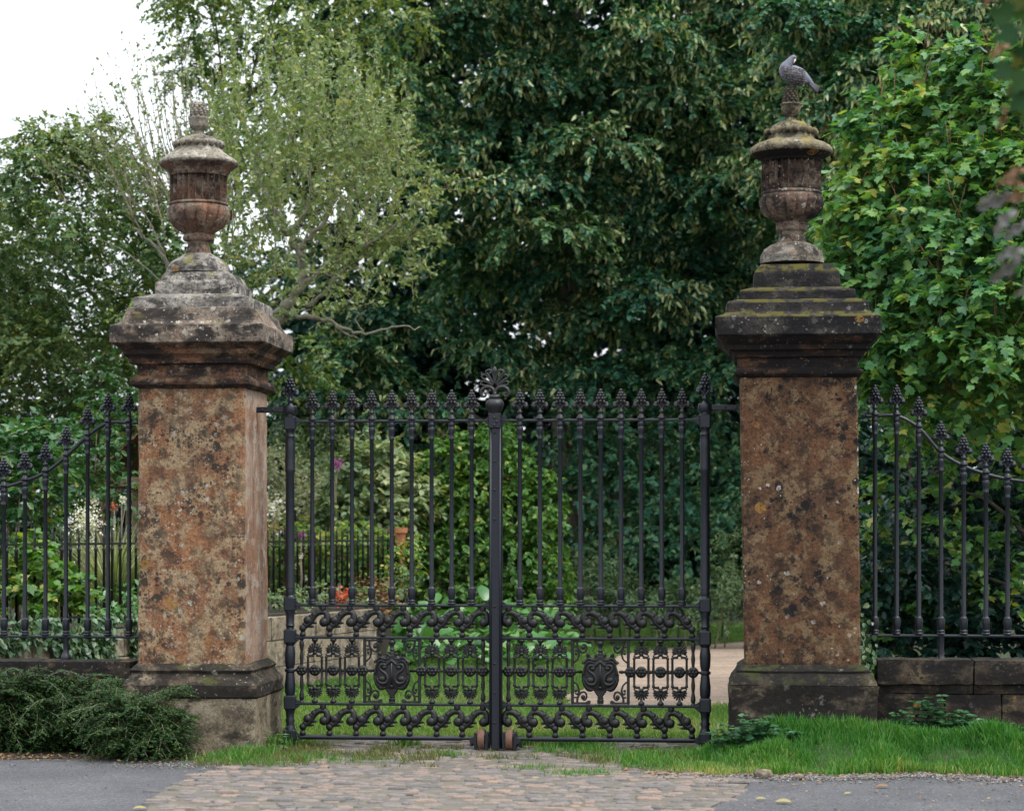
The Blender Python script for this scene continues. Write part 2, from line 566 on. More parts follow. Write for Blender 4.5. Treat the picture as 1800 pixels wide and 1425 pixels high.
def leaf_mat(name, stops, trans=.30, rough=.45, spec=.35, tcol=1.25):
    m, nt, b = new_mat(name)
    g = NT(nt)
    at_ = g.node('ShaderNodeAttribute', attribute_name='tint')
    col = g.ramp(at_.outputs['Fac'], stops)
    g.link(col, b.inputs['Base Color'])
    b.inputs['Roughness'].default_value = rough
    b.inputs['Specular IOR Level'].default_value = spec
    tr = g.node('ShaderNodeBsdfTranslucent')
    tc = g.mix(1, col, (tcol * 1.15, tcol * 1.1, tcol * .45), 'MULTIPLY')
    g.link(tc, tr.inputs['Color'])
    ms = g.node('ShaderNodeMixShader')
    ms.inputs[0].default_value = trans
    g.link(b.outputs[0], ms.inputs[1]); g.link(tr.outputs[0], ms.inputs[2])
    g.link(ms.outputs[0], nt.nodes['Material Output'].inputs['Surface'])
    return m


M['lime'] = leaf_mat('lime leaves', [(0, (.012, .064, .046)), (.55, (.038, .130, .072)), (1, (.135, .235, .095))])
M['bract'] = leaf_mat('lime bracts', [(0, (.34, .40, .17)), (1, (.58, .60, .33))], .35)
M['near'] = leaf_mat('dull dark leaves', [(0, (.012, .040, .016)), (.7, (.035, .075, .022)), (1, (.12, .10, .03))], .25, .7, .08)
M['lime_shaded'] = leaf_mat('lime leaves darkened for shade', [(0, (.005, .028, .023)), (1, (.015, .058, .038))])  # shade of the deep crown is put into this leaf colour
M['syc'] = leaf_mat('sycamore leaves', [(0, (.032, .115, .055)), (.5, (.082, .210, .062)), (.9, (.19, .31, .060)), (1, (.32, .33, .07))], .35, .4)
M['apple'] = leaf_mat('apple leaves', [(0, (.085, .145, .050)), (.6, (.17, .24, .090)), (1, (.34, .36, .16))], .3, .5)
M['haw'] = leaf_mat('hawthorn leaves', [(0, (.038, .098, .042)), (.6, (.072, .150, .052)), (1, (.20, .23, .06))])
M['gold'] = leaf_mat('golden hedge leaves', [(0, (.045, .125, .028)), (.5, (.085, .205, .036)), (.85, (.20, .28, .045)), (1, (.34, .32, .07))], .35)
M['shrub'] = leaf_mat('grey green shrub leaves', [(0, (.08, .15, .07)), (.6, (.17, .24, .115)), (1, (.33, .35, .18))])
M['varieg'] = leaf_mat('variegated leaves', [(0, (.14, .18, .10)), (.6, (.27, .30, .19)), (1, (.46, .47, .34))])
M['laurel'] = leaf_mat('glossy laurel leaves', [(0, (.022, .085, .028)), (.7, (.050, .145, .040)), (1, (.20, .24, .05))], .28, .32, .5)
M['hosta'] = leaf_mat('broad fleshy leaves', [(0, (.05, .155, .05)), (.7, (.095, .24, .07)), (1, (.25, .36, .12))], .28, .35, .5)
M['ivy'] = leaf_mat('ivy leaves', [(0, (.035, .095, .045)), (.7, (.085, .16, .075)), (1, (.20, .25, .13))], .2, .4, .5)
M['coto'] = leaf_mat('cotoneaster leaves', [(0, (.010, .036, .012)), (.7, (.032, .074, .018)), (1, (.15, .175, .04))], .2, .55, .2)
M['nettle'] = leaf_mat('nettle leaves', [(0, (.022, .085, .036)), (.7, (.045, .13, .050)), (1, (.10, .20, .08))], .3)
M['grass'] = leaf_mat('grass blades', [(0, (.030, .13, .022)), (.5, (.062, .205, .028)), (.85, (.14, .25, .045)), (1, (.38, .34, .13))], .35, .5)
M['drygrass'] = leaf_mat('dry grass blades', [(0, (.05, .085, .022)), (.5, (.11, .13, .04)), (1, (.26, .20, .09))], .3, .6)
M['lawn'] = leaf_mat('lawn blades', [(0, (.065, .16, .03)), (.5, (.125, .235, .05)), (1, (.29, .31, .10))], .35, .5)
M['reed'] = leaf_mat('ornamental grass blades', [(0, (.13, .19, .08)), (.6, (.24, .29, .15)), (1, (.44, .46, .28))], .35, .5)
M['white_fl'] = leaf_mat('white petals', [(0, (.55, .55, .48)), (1, (.75, .75, .68))], .3)
M['purple_fl'] = leaf_mat('purple petals', [(0, (.26, .07, .25)), (1, (.42, .16, .42))], .3)
M['red_fl'] = leaf_mat('red petals', [(0, (.42, .05, .025)), (1, (.55, .17, .09))], .3)
M['dead'] = leaf_mat('dead leaves', [(0, (.10, .055, .030)), (.5, (.20, .115, .06)), (1, (.33, .22, .10))], .15, .7)
M['fallen_y'] = leaf_mat('yellowed leaves', [(0, (.22, .18, .06)), (1, (.32, .27, .11))], .15, .6)
M['wither'] = leaf_mat('withered grey leaves', [(0, (.10, .10, .105)), (1, (.19, .185, .18))], .12, .7)
from mathutils import noise as mnoise


def nz(p, s, seed=0.0):
    return mnoise.noise(Vector((p[0] * s + seed, p[1] * s + seed * .7, p[2] * s - seed)))


def square_loft(mb, prof, c, nseg=12, cham=.014, rough=.006, seed=1.0, lean=0.0, side_mi=None, dz=.05, chip=.012):
    """square in plan; prof = (half width, z) from the bottom up; worn edges and faces"""
    pr = []
    for (a, b) in zip(prof[:-1], prof[1:]):
        k = max(1, int(abs(b[1] - a[1]) / dz))
        for i in range(k):
            t = i / k
            pr.append((a[0] + (b[0] - a[0]) * t, a[1] + (b[1] - a[1]) * t))
    pr.append(prof[-1])
    # plan outline: unit square with chamfered corners
    out = []
    for s in range(4):
        for i in range(nseg + 1):
            t = -1 + 2 * i / nseg
            out.append((s, t))
    n = len(out)
    vs, fs = [], []
    for (hw, z) in pr:
        cc = min(cham, hw * .2)
        for (s, t) in out:
            e = hw - cc
            x, y = [(t * e, -hw), (hw, t * e), (-t * e, hw), (-hw, -t * e)][s]
            p = (c[0] + x, c[1] + y, z)
            d1 = nz(p, 3.2, seed) * rough + nz(p, 14, seed + 3) * rough * .6
            edge = max(0.0, abs(t) - .80) / .20
            d1 -= edge * max(0, nz(p, 6.5, seed + 9) + .05) * chip * 2
            l = math.hypot(x, y) + 1e-6
            kx, ky = ([0, -1], [1, 0], [0, 1], [-1, 0])[s]
            ex, ey = (x / l if edge > 0 else 0), (y / l if edge > 0 else 0)
            qx = kx * (1 - edge) + ex * edge; qy = ky * (1 - edge) + ey * edge
            vs.append((p[0] + qx * d1 + lean * z, p[1] + qy * d1, z + nz(p, 5, seed + 5) * rough * .5))
    mi0 = mb.mi
    m = len(pr)
    for k in range(m - 1):
        for i in range(n):
            j = (i + 1) % n
            if side_mi is not None:
                mb.mi = side_mi if (nseg + 1 <= i < 2 * (nseg + 1) - 1) else mi0
            fs.append(((k * n + i, k * n + j, (k + 1) * n + j, (k + 1) * n + i), mb.mi))
    mb.mi = mi0
    b = len(mb.v)
    mb.v.extend(vs)
    for f, mi in fs:
        mb.f.append(tuple(q + b for q in f)); mb.m.append(mi); mb.s.append(True)
    mb.f.append(tuple(b + i for i in range(n - 1, -1, -1))); mb.m.append(mi0); mb.s.append(False)
    mb.f.append(tuple(b + (m - 1) * n + i for i in range(n))); mb.m.append(mi0); mb.s.append(False)


def smooth_by_angle(o, ang=38):
    """hard edges stay hard"""
    me = o.data
    bm = bmesh.new(); bm.from_mesh(me)
    for e in bm.edges:
        if len(e.link_faces) == 2:
            try:
                e.smooth = e.calc_face_angle() < R(ang)
            except ValueError:
                e.smooth = True
    bm.to_mesh(me); bm.free()


def rough_box(mb, c, s, res=.08, rough=.008, rnd=.02, seed=0.0):
    """worn stone block"""
    nx, ny, nz_ = [max(2, int(q / res)) for q in s]
    bm = bmesh.new()
    idx = {}
    vs, fs = [], []
    h = [q / 2 for q in s]

    def vert(x, y, z):
        k = (round(x, 5), round(y, 5), round(z, 5))
        if k in idx: return idx[k]
        p = [x, y, z]
        q = [max(-h[i] + rnd, min(h[i] - rnd, p[i])) for i in range(3)]
        d = Vector([p[i] - q[i] for i in range(3)])
        if d.length > 1e-6:
            d.normalize(); d *= rnd
        P = Vector(q) + d
        W = (P.x + c[0], P.y + c[1], P.z + c[2])
        nn = d.normalized() if d.length > 1e-6 else Vector((0, 0, 0))
        a = nz(W, 4.5, seed) * rough + nz(W, 17, seed + 2) * rough * .6
        idx[k] = len(vs)
        vs.append((W[0] + nn.x * a, W[1] + nn.y * a, W[2] + nn.z * a))
        return idx[k]

    def lin(n, hh): return [-hh + 2 * hh * i / n for i in range(n + 1)]
    X, Y, Z = lin(nx, h[0]), lin(ny, h[1]), lin(nz_, h[2])
    for sx in (-1, 1):
        for i in range(ny):
            for j in range(nz_):
                q = [vert(sx * h[0], Y[a], Z[b_]) for a, b_ in ((i, j), (i + 1, j), (i + 1, j + 1), (i, j + 1))]
                fs.append(tuple(q if sx > 0 else q[::-1]))
    for sy in (-1, 1):
        for i in range(nx):
            for j in range(nz_):
                q = [vert(X[a], sy * h[1], Z[b_]) for a, b_ in ((i, j), (i + 1, j), (i + 1, j + 1), (i, j + 1))]
                fs.append(tuple(q[::-1] if sy > 0 else q))
    for sz in (-1, 1):
        for i in range(nx):
            for j in range(ny):
                q = [vert(X[a], Y[b_], sz * h[2]) for a, b_ in ((i, j), (i + 1, j), (i + 1, j + 1), (i, j + 1))]
                fs.append(tuple(q if sz > 0 else q[::-1]))
    bm.free()
    mb.add(vs, fs, True)


# ------------------------------------------------------------------ the two gate pillars
YC = 0.5


def pillar(pxc, rows, label, mats, lean=0.0, seed=1.0, side=None):
    c0 = at(pxc, 1167, 0.0)
    root = empty('gate_pillar', (c0[0], YC, 0), 0, label, 'pillar', 'gate pillars')

    def conv(seq, zoff=0.0):
        out = []
        for hw, y in seq:
            w = hw * .0051
            for _ in range(3):
                p = at(pxc, y, YC - w)
                dep = np.dot(p - CAM, FW)
                w = hw * dep / F
            out.append((w, p[2]))
        return out
    for name, mat, seq, kw in rows:
        mb = MB()
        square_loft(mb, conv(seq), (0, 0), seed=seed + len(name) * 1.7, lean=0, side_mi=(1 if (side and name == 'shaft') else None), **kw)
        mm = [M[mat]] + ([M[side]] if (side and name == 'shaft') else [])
        if lean:
            mb.v = [(p[0] + lean * (p[2] - .8), p[1], p[2]) for p in mb.v]
        o = mb.build(name, mm, root)
        smooth_by_angle(o, 30)
    return root, c0


KW = dict(nseg=16, rough=.007, chip=.014)
KS = dict(nseg=22, rough=.007, chip=.012, dz=.02)
KT = dict(nseg=20, rough=.007, chip=.007, dz=.02, cham=.010)
rows_l = [
    ('plinth', 'base_pale', [(121, 1340), (121, 1310), (120, 1240), (121, 1228)], dict(nseg=16, rough=.012, chip=.02)),
    ('base_moulding', 'base', [(119, 1229), (123, 1224), (123, 1204), (119, 1198), (112, 1192), (107, 1183), (110, 1178), (104, 1171), (98, 1166)], dict(nseg=18, rough=.012, chip=.02, dz=.015)),
    ('shaft', 'pillar_l', [(96.5, 1168), (97, 1160), (96, 900), (96, 682)], dict(nseg=16, rough=.006, chip=.010)),
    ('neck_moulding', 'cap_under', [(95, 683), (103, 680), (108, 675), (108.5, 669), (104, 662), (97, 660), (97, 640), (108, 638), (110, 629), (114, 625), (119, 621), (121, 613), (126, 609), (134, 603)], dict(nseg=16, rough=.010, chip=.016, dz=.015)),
    ('cap_slab', 'cap_l', [(131, 604), (135.5, 602), (137.5, 600), (137.5, 586), (137.5, 571), (136.5, 569.5), (126, 566.5), (121, 562), (117, 553), (114, 545), (112.5, 541), (106, 539.5)], KS),
    ('cap_tier', 'step_l', [(104, 541), (104, 539), (103.5, 524), (102, 521.5), (92, 519.5), (74, 516)], KT),
    ('cap_block', 'step_l', [(73, 518), (72.5, 515), (71.5, 497), (70, 494.5), (65, 492), (61.5, 484), (57, 478)], KT),
]
rows_r = [
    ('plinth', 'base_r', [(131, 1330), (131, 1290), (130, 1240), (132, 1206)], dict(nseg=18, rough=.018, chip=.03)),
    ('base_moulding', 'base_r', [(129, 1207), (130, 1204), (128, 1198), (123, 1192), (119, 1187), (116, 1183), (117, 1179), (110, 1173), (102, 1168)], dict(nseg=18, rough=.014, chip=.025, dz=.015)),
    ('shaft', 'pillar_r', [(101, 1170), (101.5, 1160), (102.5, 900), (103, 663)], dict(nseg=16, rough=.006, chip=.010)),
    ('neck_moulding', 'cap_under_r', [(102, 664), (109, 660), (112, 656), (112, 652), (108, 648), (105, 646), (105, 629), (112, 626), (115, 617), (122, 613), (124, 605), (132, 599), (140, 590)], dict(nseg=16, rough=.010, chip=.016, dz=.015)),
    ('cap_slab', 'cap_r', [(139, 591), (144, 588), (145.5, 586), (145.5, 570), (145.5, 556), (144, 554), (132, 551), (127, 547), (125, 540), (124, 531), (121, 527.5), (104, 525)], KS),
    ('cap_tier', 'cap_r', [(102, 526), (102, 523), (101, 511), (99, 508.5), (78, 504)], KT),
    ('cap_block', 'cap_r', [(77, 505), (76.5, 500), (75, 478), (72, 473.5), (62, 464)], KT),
]
LEAN = -.0145
pil_l, cl = pillar(336, rows_l, 'red sandstone gate pillar left of the gate, pale lichen spots, grey stepped cap', M, 0, 1.0, side='pillar_side')
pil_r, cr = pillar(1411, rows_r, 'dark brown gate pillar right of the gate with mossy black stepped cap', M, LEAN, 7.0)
for o in pil_l.children:
    if o.name.startswith('shaft'): pass


# ------------------------------------------------------------------ urns
def urn(pxc, pyf, unit, P, label, mats, lean=0.0, nflute=26, ngad=16, seed=0.):
    """P: dict of part -> [(radius in unit px, y)]"""
    base = at(pxc, pyf(P['foot'][0][1]), YC)
    root = empty('stone_urn', (base[0], YC, base[2]), 0, label, 'urn', 'urns on the gate pillars')

    def cv(seq):
        return [(r * unit, at(pxc, pyf(y), YC)[2] - base[2]) for r, y in seq]

    def dens(seq, dz=.012):
        out = []
        for a, b in zip(seq[:-1], seq[1:]):
            k = max(1, int(math.hypot(a[1] - b[1], a[0] - b[0]) / dz))
            out += [(a[0] + (b[0] - a[0]) * i / k, a[1] + (b[1] - a[1]) * i / k) for i in range(k)]
        return out + [seq[-1]]

    def wob(r, z, a, s=.012):
        return r * (1 + s * nz((math.cos(a) * 1.0, math.sin(a) * 1.0, z * 6), 1.8, seed) + s * .7 * nz((math.cos(a), math.sin(a), z * 8), 5, seed + 4))

    def put(name, mat, seq, mod, n=64, smooth=True):
        mb = MB(); mb.lathe(dens(cv(seq)), n=n, mod=mod)
        mb.v = [(p[0] + lean * (p[2] + base[2]), p[1], p[2]) for p in mb.v]
        o = mb.build(name, M[mat], root); smooth_by_angle(o, 50)
        return o
    put('foot', mats[2], P['foot'], lambda r, z, a, k: wob(r, z, a, .03))
    put('stem', mats[0], P['stem'], lambda r, z, a, k: wob(r, z, a))
    zb = cv(P['bowl']); z0, z1 = zb[0][1], zb[-1][1]

    def gad(r, z, a, k):
        t = (z - z0) / (z1 - z0)
        w = abs(math.cos(a * ngad / 2 + .4))
        amp = .13 * math.sin(PI * min(1, max(0, t)) ** .8)
        return wob(r, z, a) * (1 - amp + amp * 1.15 * w ** .6)
    put('bowl', mats[0], P['bowl'], gad, 128)
    put('band', mats[0], P['band'], lambda r, z, a, k: wob(r, z, a), 64)

    def flute(r, z, a, k):
        w = abs(math.sin(a * nflute / 2))
        return wob(r, z, a) * (1.05 - .22 * w ** .6)
    put('fluted_drum', mats[0], P['drum'], flute, 208)
    put('rim', mats[3], P['rim'], lambda r, z, a, k: wob(r, z, a, .014), 64)
    zl = cv(P['lid'])

    def scal(r, z, a, k):
        e = max(0, 1 - abs(z - zl[0][1]) / .05)
        return wob(r, z, a, .02) * (1 - .035 * e * abs(math.sin(a * 18)))
    lid = put('lid', mats[1], P['lid'], scal, 128)
    # row of knuckle shaped lobes round the lid
    mb = MB(); (rr, zz) = cv([P['lobes'][0]])[0]; (r2, z2) = cv([P['lobes'][1]])[0]
    nl = 18
    for i in range(nl):
        a = 2 * PI * i / nl
        mb.blob((rr * 1.03 * math.cos(a) + lean * (zz + base[2]), rr * 1.03 * math.sin(a), zz), (rr * .17, rr * .145, abs(z2 - zz) * 1.05), 8, 6, Matrix.Rotation(a, 3, 'Z'))
    mb.build('lid_lobes', M[mats[1]], lid)
    fin = put('finial_cup', mats[1], P['cup'], lambda r, z, a, k: wob(r, z, a) * (1 + .05 * math.cos(a * 10)), 60)
    # pine cone: scales in spiral rows round a core
    cone = cv(P['cone'])
    mb = MB(); mb.lathe([(max(r * .86, .002), z) for r, z in cone], n=20)
    zt0, zt1 = cone[0][1], cone[-1][1]
    for k in range(7):
        z = zt0 + (zt1 - zt0) * (k + .4) / 7.4
        r = float(np.interp(z, [q[1] for q in cone], [q[0] for q in cone]))
        nn = max(4, int(10 * r / cone[1][0]))
        for i in range(nn):
            a = 2 * PI * (i + .5 * (k % 2)) / nn + .13 * k
            mb.blob((r * .88 * math.cos(a), r * .88 * math.sin(a), z), (r * .25, r * .3, .017), 6, 5, Matrix.Rotation(a, 3, 'Z'))
    mb.v = [(p[0] + lean * (p[2] + base[2]), p[1], p[2]) for p in mb.v]
    mb.build('pine_cone', M[mats[4]], fin)
    return root, base


PL = dict(
    foot=[(150, 850), (148, 838), (144, 822), (132, 803), (108, 782), (80, 766), (62, 757)],
    stem=[(60, 760), (58, 748), (51, 728), (49, 712), (52, 702), (64, 698), (71, 692), (73, 684), (70, 674), (64, 668), (66, 660)],
    bowl=[(66, 664), (80, 656), (112, 634), (136, 604), (146, 576), (143, 552), (132, 538), (126, 533)],
    band=[(124, 537), (132, 534), (135, 528), (132, 522), (122, 518)],
    drum=[(121, 522), (125, 514), (124, 460), (124, 404), (120, 396)],
    rim=[(122, 400), (131, 398), (133, 390), (140, 384), (144, 374), (158, 362), (172, 353), (178, 345), (176, 340)],
    lid=[(176, 350), (183, 344), (184, 336), (176, 326), (150, 308), (122, 290), (106, 274), (99, 266), (99, 240), (84, 226), (62, 214), (40, 207), (20, 204)],
    lobes=[(103, 250), (103, 236)],
    cup=[(24, 210), (24, 203), (19, 196), (19, 187), (27, 181), (39, 167), (42, 142), (47, 128), (45, 123), (34, 122)],
    cone=[(34, 124), (37, 108), (37, 88), (34, 70), (26, 57), (12, 51), (3, 50)])
PR = dict(
    foot=[(129, 882), (127, 868), (122, 846), (110, 824), (88, 808), (64, 798)],
    stem=[(62, 802), (56, 785), (49, 768), (52, 754), (60, 750), (63, 742), (63, 724), (60, 716), (58, 710)],
    bowl=[(60, 716), (70, 709), (102, 690), (122, 662), (128, 640), (125, 616), (117, 604)],
    band=[(113, 607), (120, 604), (122, 598), (120, 593), (112, 590)],
    drum=[(111, 594), (115, 588), (114, 530), (114, 476), (111, 470)],
    rim=[(112, 474), (119, 470), (121, 462), (132, 457), (150, 448), (160, 441), (158, 437)],
    lid=[(158, 443), (166, 436), (167, 424), (160, 412), (140, 400), (112, 390), (96, 380), (90, 366), (90, 344), (76, 326), (52, 312), (28, 305), (18, 302)],
    lobes=[(92, 352), (92, 338)],
    cup=[(23, 308), (21, 300), (18, 292), (27, 284), (36, 264), (38, 246), (43, 240), (41, 235), (32, 233)],
    cone=[(30, 236), (30, 215), (28, 195), (24, 176), (15, 166), (3, 162)])
urn_l, ub_l = urn(349, lambda y: 160 + y / 2.64, .001989, PL, 'terracotta coloured stone urn with pale lid and bare pine cone finial', ('urn_l', 'lid_l', 'step_l', 'urn_l', 'lid_l'))
urn_r, ub_r = urn(1398.5, lambda y: 80 + y / 2.297, .00222, PR, 'lichen crusted stone urn with a grey pigeon sitting on its finial', ('urn_r', 'lid_r', 'foot_r', 'cap_under_r', 'cone_r'), lean=LEAN * .5, seed=5.)

# ------------------------------------------------------------------ dwarf walls beside the pillars
def dwarf_wall(x0, x1, ztop, label, seed, mat):
    rng = random.Random(seed)
    root = empty('dwarf_wall', ((x0 + x1) / 2, .45, 0), 0, label, 'wall')
    ox = (x0 + x1) / 2
    ch, bh = .30, ztop - .30
    mb = MB()
    x = x0
    while x < x1 - .01:
        w = min(rng.uniform(.75, 1.15), x1 - x)
        if x1 - x - w < .3: w = x1 - x
        rough_box(mb, (x + w / 2 - ox, 0, ztop - ch * .36), (w - .004, .44, ch * .72), .05, .012, .014, rng.random() * 9)
        rough_box(mb, (x + w / 2 - ox, .02, ztop - ch * .86), (w - .006, .385, ch * .28), .05, .010, .010, rng.random() * 9)
        x += w
    smooth_by_angle(mb.build('coping', M[mat], root), 30)
    mb = MB()
    x = x0
    while x < x1 - .01:
        w = min(rng.uniform(.45, .8), x1 - x)
        if x1 - x - w < .25: w = x1 - x
        d = rng.uniform(-.008, .008)
        rough_box(mb, (x + w / 2 - ox, .02 + d, bh / 2 - .06), (w - .006, .40, bh + .12), .05, .012, .010, rng.random() * 9)
        x += w
    smooth_by_angle(mb.build('stone_course', M[mat], root), 30)
    return root


XLP = cl[0] - .62
XRP = cr[0] + .655
dwarf_wall(-9.5, XLP, .80, 'low stone wall with coping behind the trailing dark shrub', 3, 'wall_stone')
dwarf_wall(XRP, 9.0, at(1700, 1160, .2)[2], 'low mossy dark stone wall above the grass verge, under the right railings', 8, 'wall_stone')
# ------------------------------------------------------------------ the gate
KG = 20.65 / F                    # metres per photo pixel in the plane of the gate
YG = 0.5
def zg(y): return 2.0 - (y - HOR) * KG
ZB, Z4, Z3, Z2, ZT = zg(1297), zg(1238), zg(1121), zg(1064), zg(739.5)
W = 1.891


def scroll_finial(mb, z0, s=1.0):
    """cast finial: stepped foot, two side scrolls and a bud of small knobs"""
    L = [(.037, 0), (.036, .010), (.030, .016), (.031, .022), (.022, .030), (.017, .042), (.018, .055), (.025, .062), (.022, .072), (.014, .082), (.013, .10)]
    mb.lathe([(r * s, z0 + z * s) for r, z in L], n=12)
    for sg in (-1, 1):
        pts = smooth_path([(0, 0, z0 + .085 * s), (sg * .022 * s, 0, z0 + .118 * s), (sg * .045 * s, 0, z0 + .142 * s), (sg * .060 * s, 0, z0 + .138 * s), (sg * .066 * s, 0, z0 + .120 * s)], 3)
        mb.tube(pts, np.linspace(.013, .012, len(pts)) * s, 6)
        mb.blob((sg * .054 * s, 0, z0 + .118 * s), (.024 * s, .021 * s, .024 * s), 8, 6)
        mb.blob((sg * .030 * s, -.016 * s, z0 + .150 * s), .013 * s, 6, 5)
    mb.blob((0, 0, z0 + .175 * s), (.026 * s, .025 * s, .085 * s), 10, 8)
    for k, (zz, rr, br, n) in enumerate([(.158, .029, .015, 6), (.183, .031, .0155, 6), (.208, .026, .014, 6), (.231, .017, .0125, 5)]):
        for i in range(n):
            a = 2 * PI * (i + .5 * (k % 2)) / n - PI / 2
            mb.blob((rr * math.cos(a) * s, rr * math.sin(a) * .85 * s, z0 + zz * s), br * s, 7, 5)
    mb.blob((0, 0, z0 + .256 * s), .016 * s, 8, 6)


def bar_profile(zb, zt, r=.0205):
    return [(.036, zb), (.037, zb + .010), (.030, zb + .018), (.034, zb + .026), (.034, zb + .034), (.027, zb + .042), (.029, zb + .05), (.0345, zb + .085), (.0365, zb + .115), (.034, zb + .135),
            (.0335, zb + .146), (.024, zb + .152), (r, zb + .165), (r * .94, (zb + zt) / 2), (r * .90, zt - .165),
            (.0245, zt - .155), (.0255, zt - .145), (.021, zt - .138), (.024, zt - .11), (.0305, zt - .075), (.031, zt - .055), (.025, zt - .045), (.030, zt - .032), (.030, zt - .012), (.025, zt)]


def make_bar_mesh(zb, zt, r=.0205):
    mb = MB(); mb.lathe(bar_profile(zb, zt, r), n=12)
    o = mb.build('bar', M['iron']); smooth_by_angle(o, 45)
    return o


bar0 = make_bar_mesh(Z2 + .011, ZT - .012)
mbf = MB(); scroll_finial(mbf, 0)
fin0 = mbf.build('finial', M['iron_worn'])
fin0.location.z = 0
used_bar = [False]


def put(o, parent, loc, name=None):
    c = o.copy(); COL.objects.link(c); c.parent = parent; c.location = loc
    return c


def leaf_scroll(mb, z0, h):
    """one acanthus scroll unit from a bead on the lower rail to a bead under the upper rail"""
    s = h / .295
    f = lambda p: (p[0], 0, z0 + p[1] * s)
    mb.lathe([(.026, z0), (.030, z0 + .012), (.026, z0 + .03), (.016, z0 + .040)], n=10)
    zt = z0 + h
    mb.lathe([(.014, zt - .045), (.026, zt - .036), (.031, zt - .022), (.026, zt - .008), (.03, zt)], c=(.187, 0, 0), n=10)
    path = smooth_path([f(p) for p in [(0, .04), (.010, .085), (.045, .112), (.078, .150), (.100, .195), (.140, .232), (.187, .243), (.217, .222), (.228, .180), (.220, .140), (.203, .118)]], 3)
    n = len(path)
    rad = np.interp(np.linspace(0, 1, n), [0, .2, .45, .7, .9, 1], [.021, .026, .029, .028, .035, .022])
    mb.tube(path, rad, 7, .85)
    for (x, z, r) in [(0, .080, .034), (.045, .158, .041), (.104, .213, .031), (.196, .140, .045), (.075, .190, .026), (.022, .112, .028), (.080, .150, .027), (.138, .232, .027), (.222, .190, .031), (.165, .238, .026)]:
        p = f((x, z)); mb.blob(p, (r, r * .85, r), 9, 7)
    for a, b, r in [((.050, .105), (.108, .092), .020), ((.085, .140), (.133, .128), .020), ((.095, .215), (.128, .262), .016), ((.150, .230), (.118, .262), .014), ((.045, .165), (.072, .120), .02), ((.222, .19), (.243, .165), .012)]:
        A, B = np.array(f(a)), np.array(f(b))
        mb.tube([A, (A + B) / 2, B], [r, r * .8, .003], 6, .6)


def palmette(mb, z0, up, h=.20):
    """fan of ribs on a short stem; up=+1 stands on z0 (lower) or hangs from z0 (-1)"""
    g = lambda z: z0 + up * z
    q = [(.028, 0), (.030, .012), (.022, .024), (.012, .034), (.013, .05)]
    q = [(r, g(z)) for r, z in q]
    mb.lathe(q if up > 0 else q[::-1], n=10)
    for i in range(11):
        a = R(-105 + 21 * i)
        l = .074 - .016 * abs(i - 5) / 5
        zc = .115
        A = np.array((0, 0, g(.112)))
        # the fan opens back towards the rail
        B = np.array((math.sin(a) * l, 0, g(.112 - math.cos(a) * l * .95)))
        mb.tube([A, A * .5 + B * .5, B], [.004, .008, .0105], 5, .8)
        mb.blob(tuple(B), .0095, 6, 5)
    mb.blob((0, 0, g(.10)), (.020, .014, .022), 8, 6)
    mb.blob((0, -.004, g(.128)), (.021, .018, .018), 8, 6)
    for sg in (-1, 1):
        pts = smooth_path([(0, 0, g(.135)), (sg * .03, 0, g(.150)), (sg * .058, 0, g(.150)), (sg * .066, 0, g(.136))], 3)
        mb.tube(pts, .008, 5)


def rosette(mb, c, r=.055):
    mb.lathe([(r * .95, -.018), (r, -.008), (r, .008), (r * .85, .018)], c=c, n=18, axis='y')
    for i in range(6):
        a = 2 * PI * i / 6
        mb.blob((c[0] + math.cos(a) * r * .58, c[1] - .017, c[2] + math.sin(a) * r * .58), (r * .26, .012, r * .26), 7, 5)
    mb.blob((c[0], c[1] - .022, c[2]), (r * .24, .012, r * .24), 7, 5)


def curl(c, r, a0, turns, n=14, s=1):
    return [(c[0] + r * (1 - .75 * k / n) * math.cos(R(a0) + s * turns * 2 * PI * k / n), 0, c[2] + r * (1 - .75 * k / n) * math.sin(R(a0) + s * turns * 2 * PI * k / n)) for k in range(n + 1)]


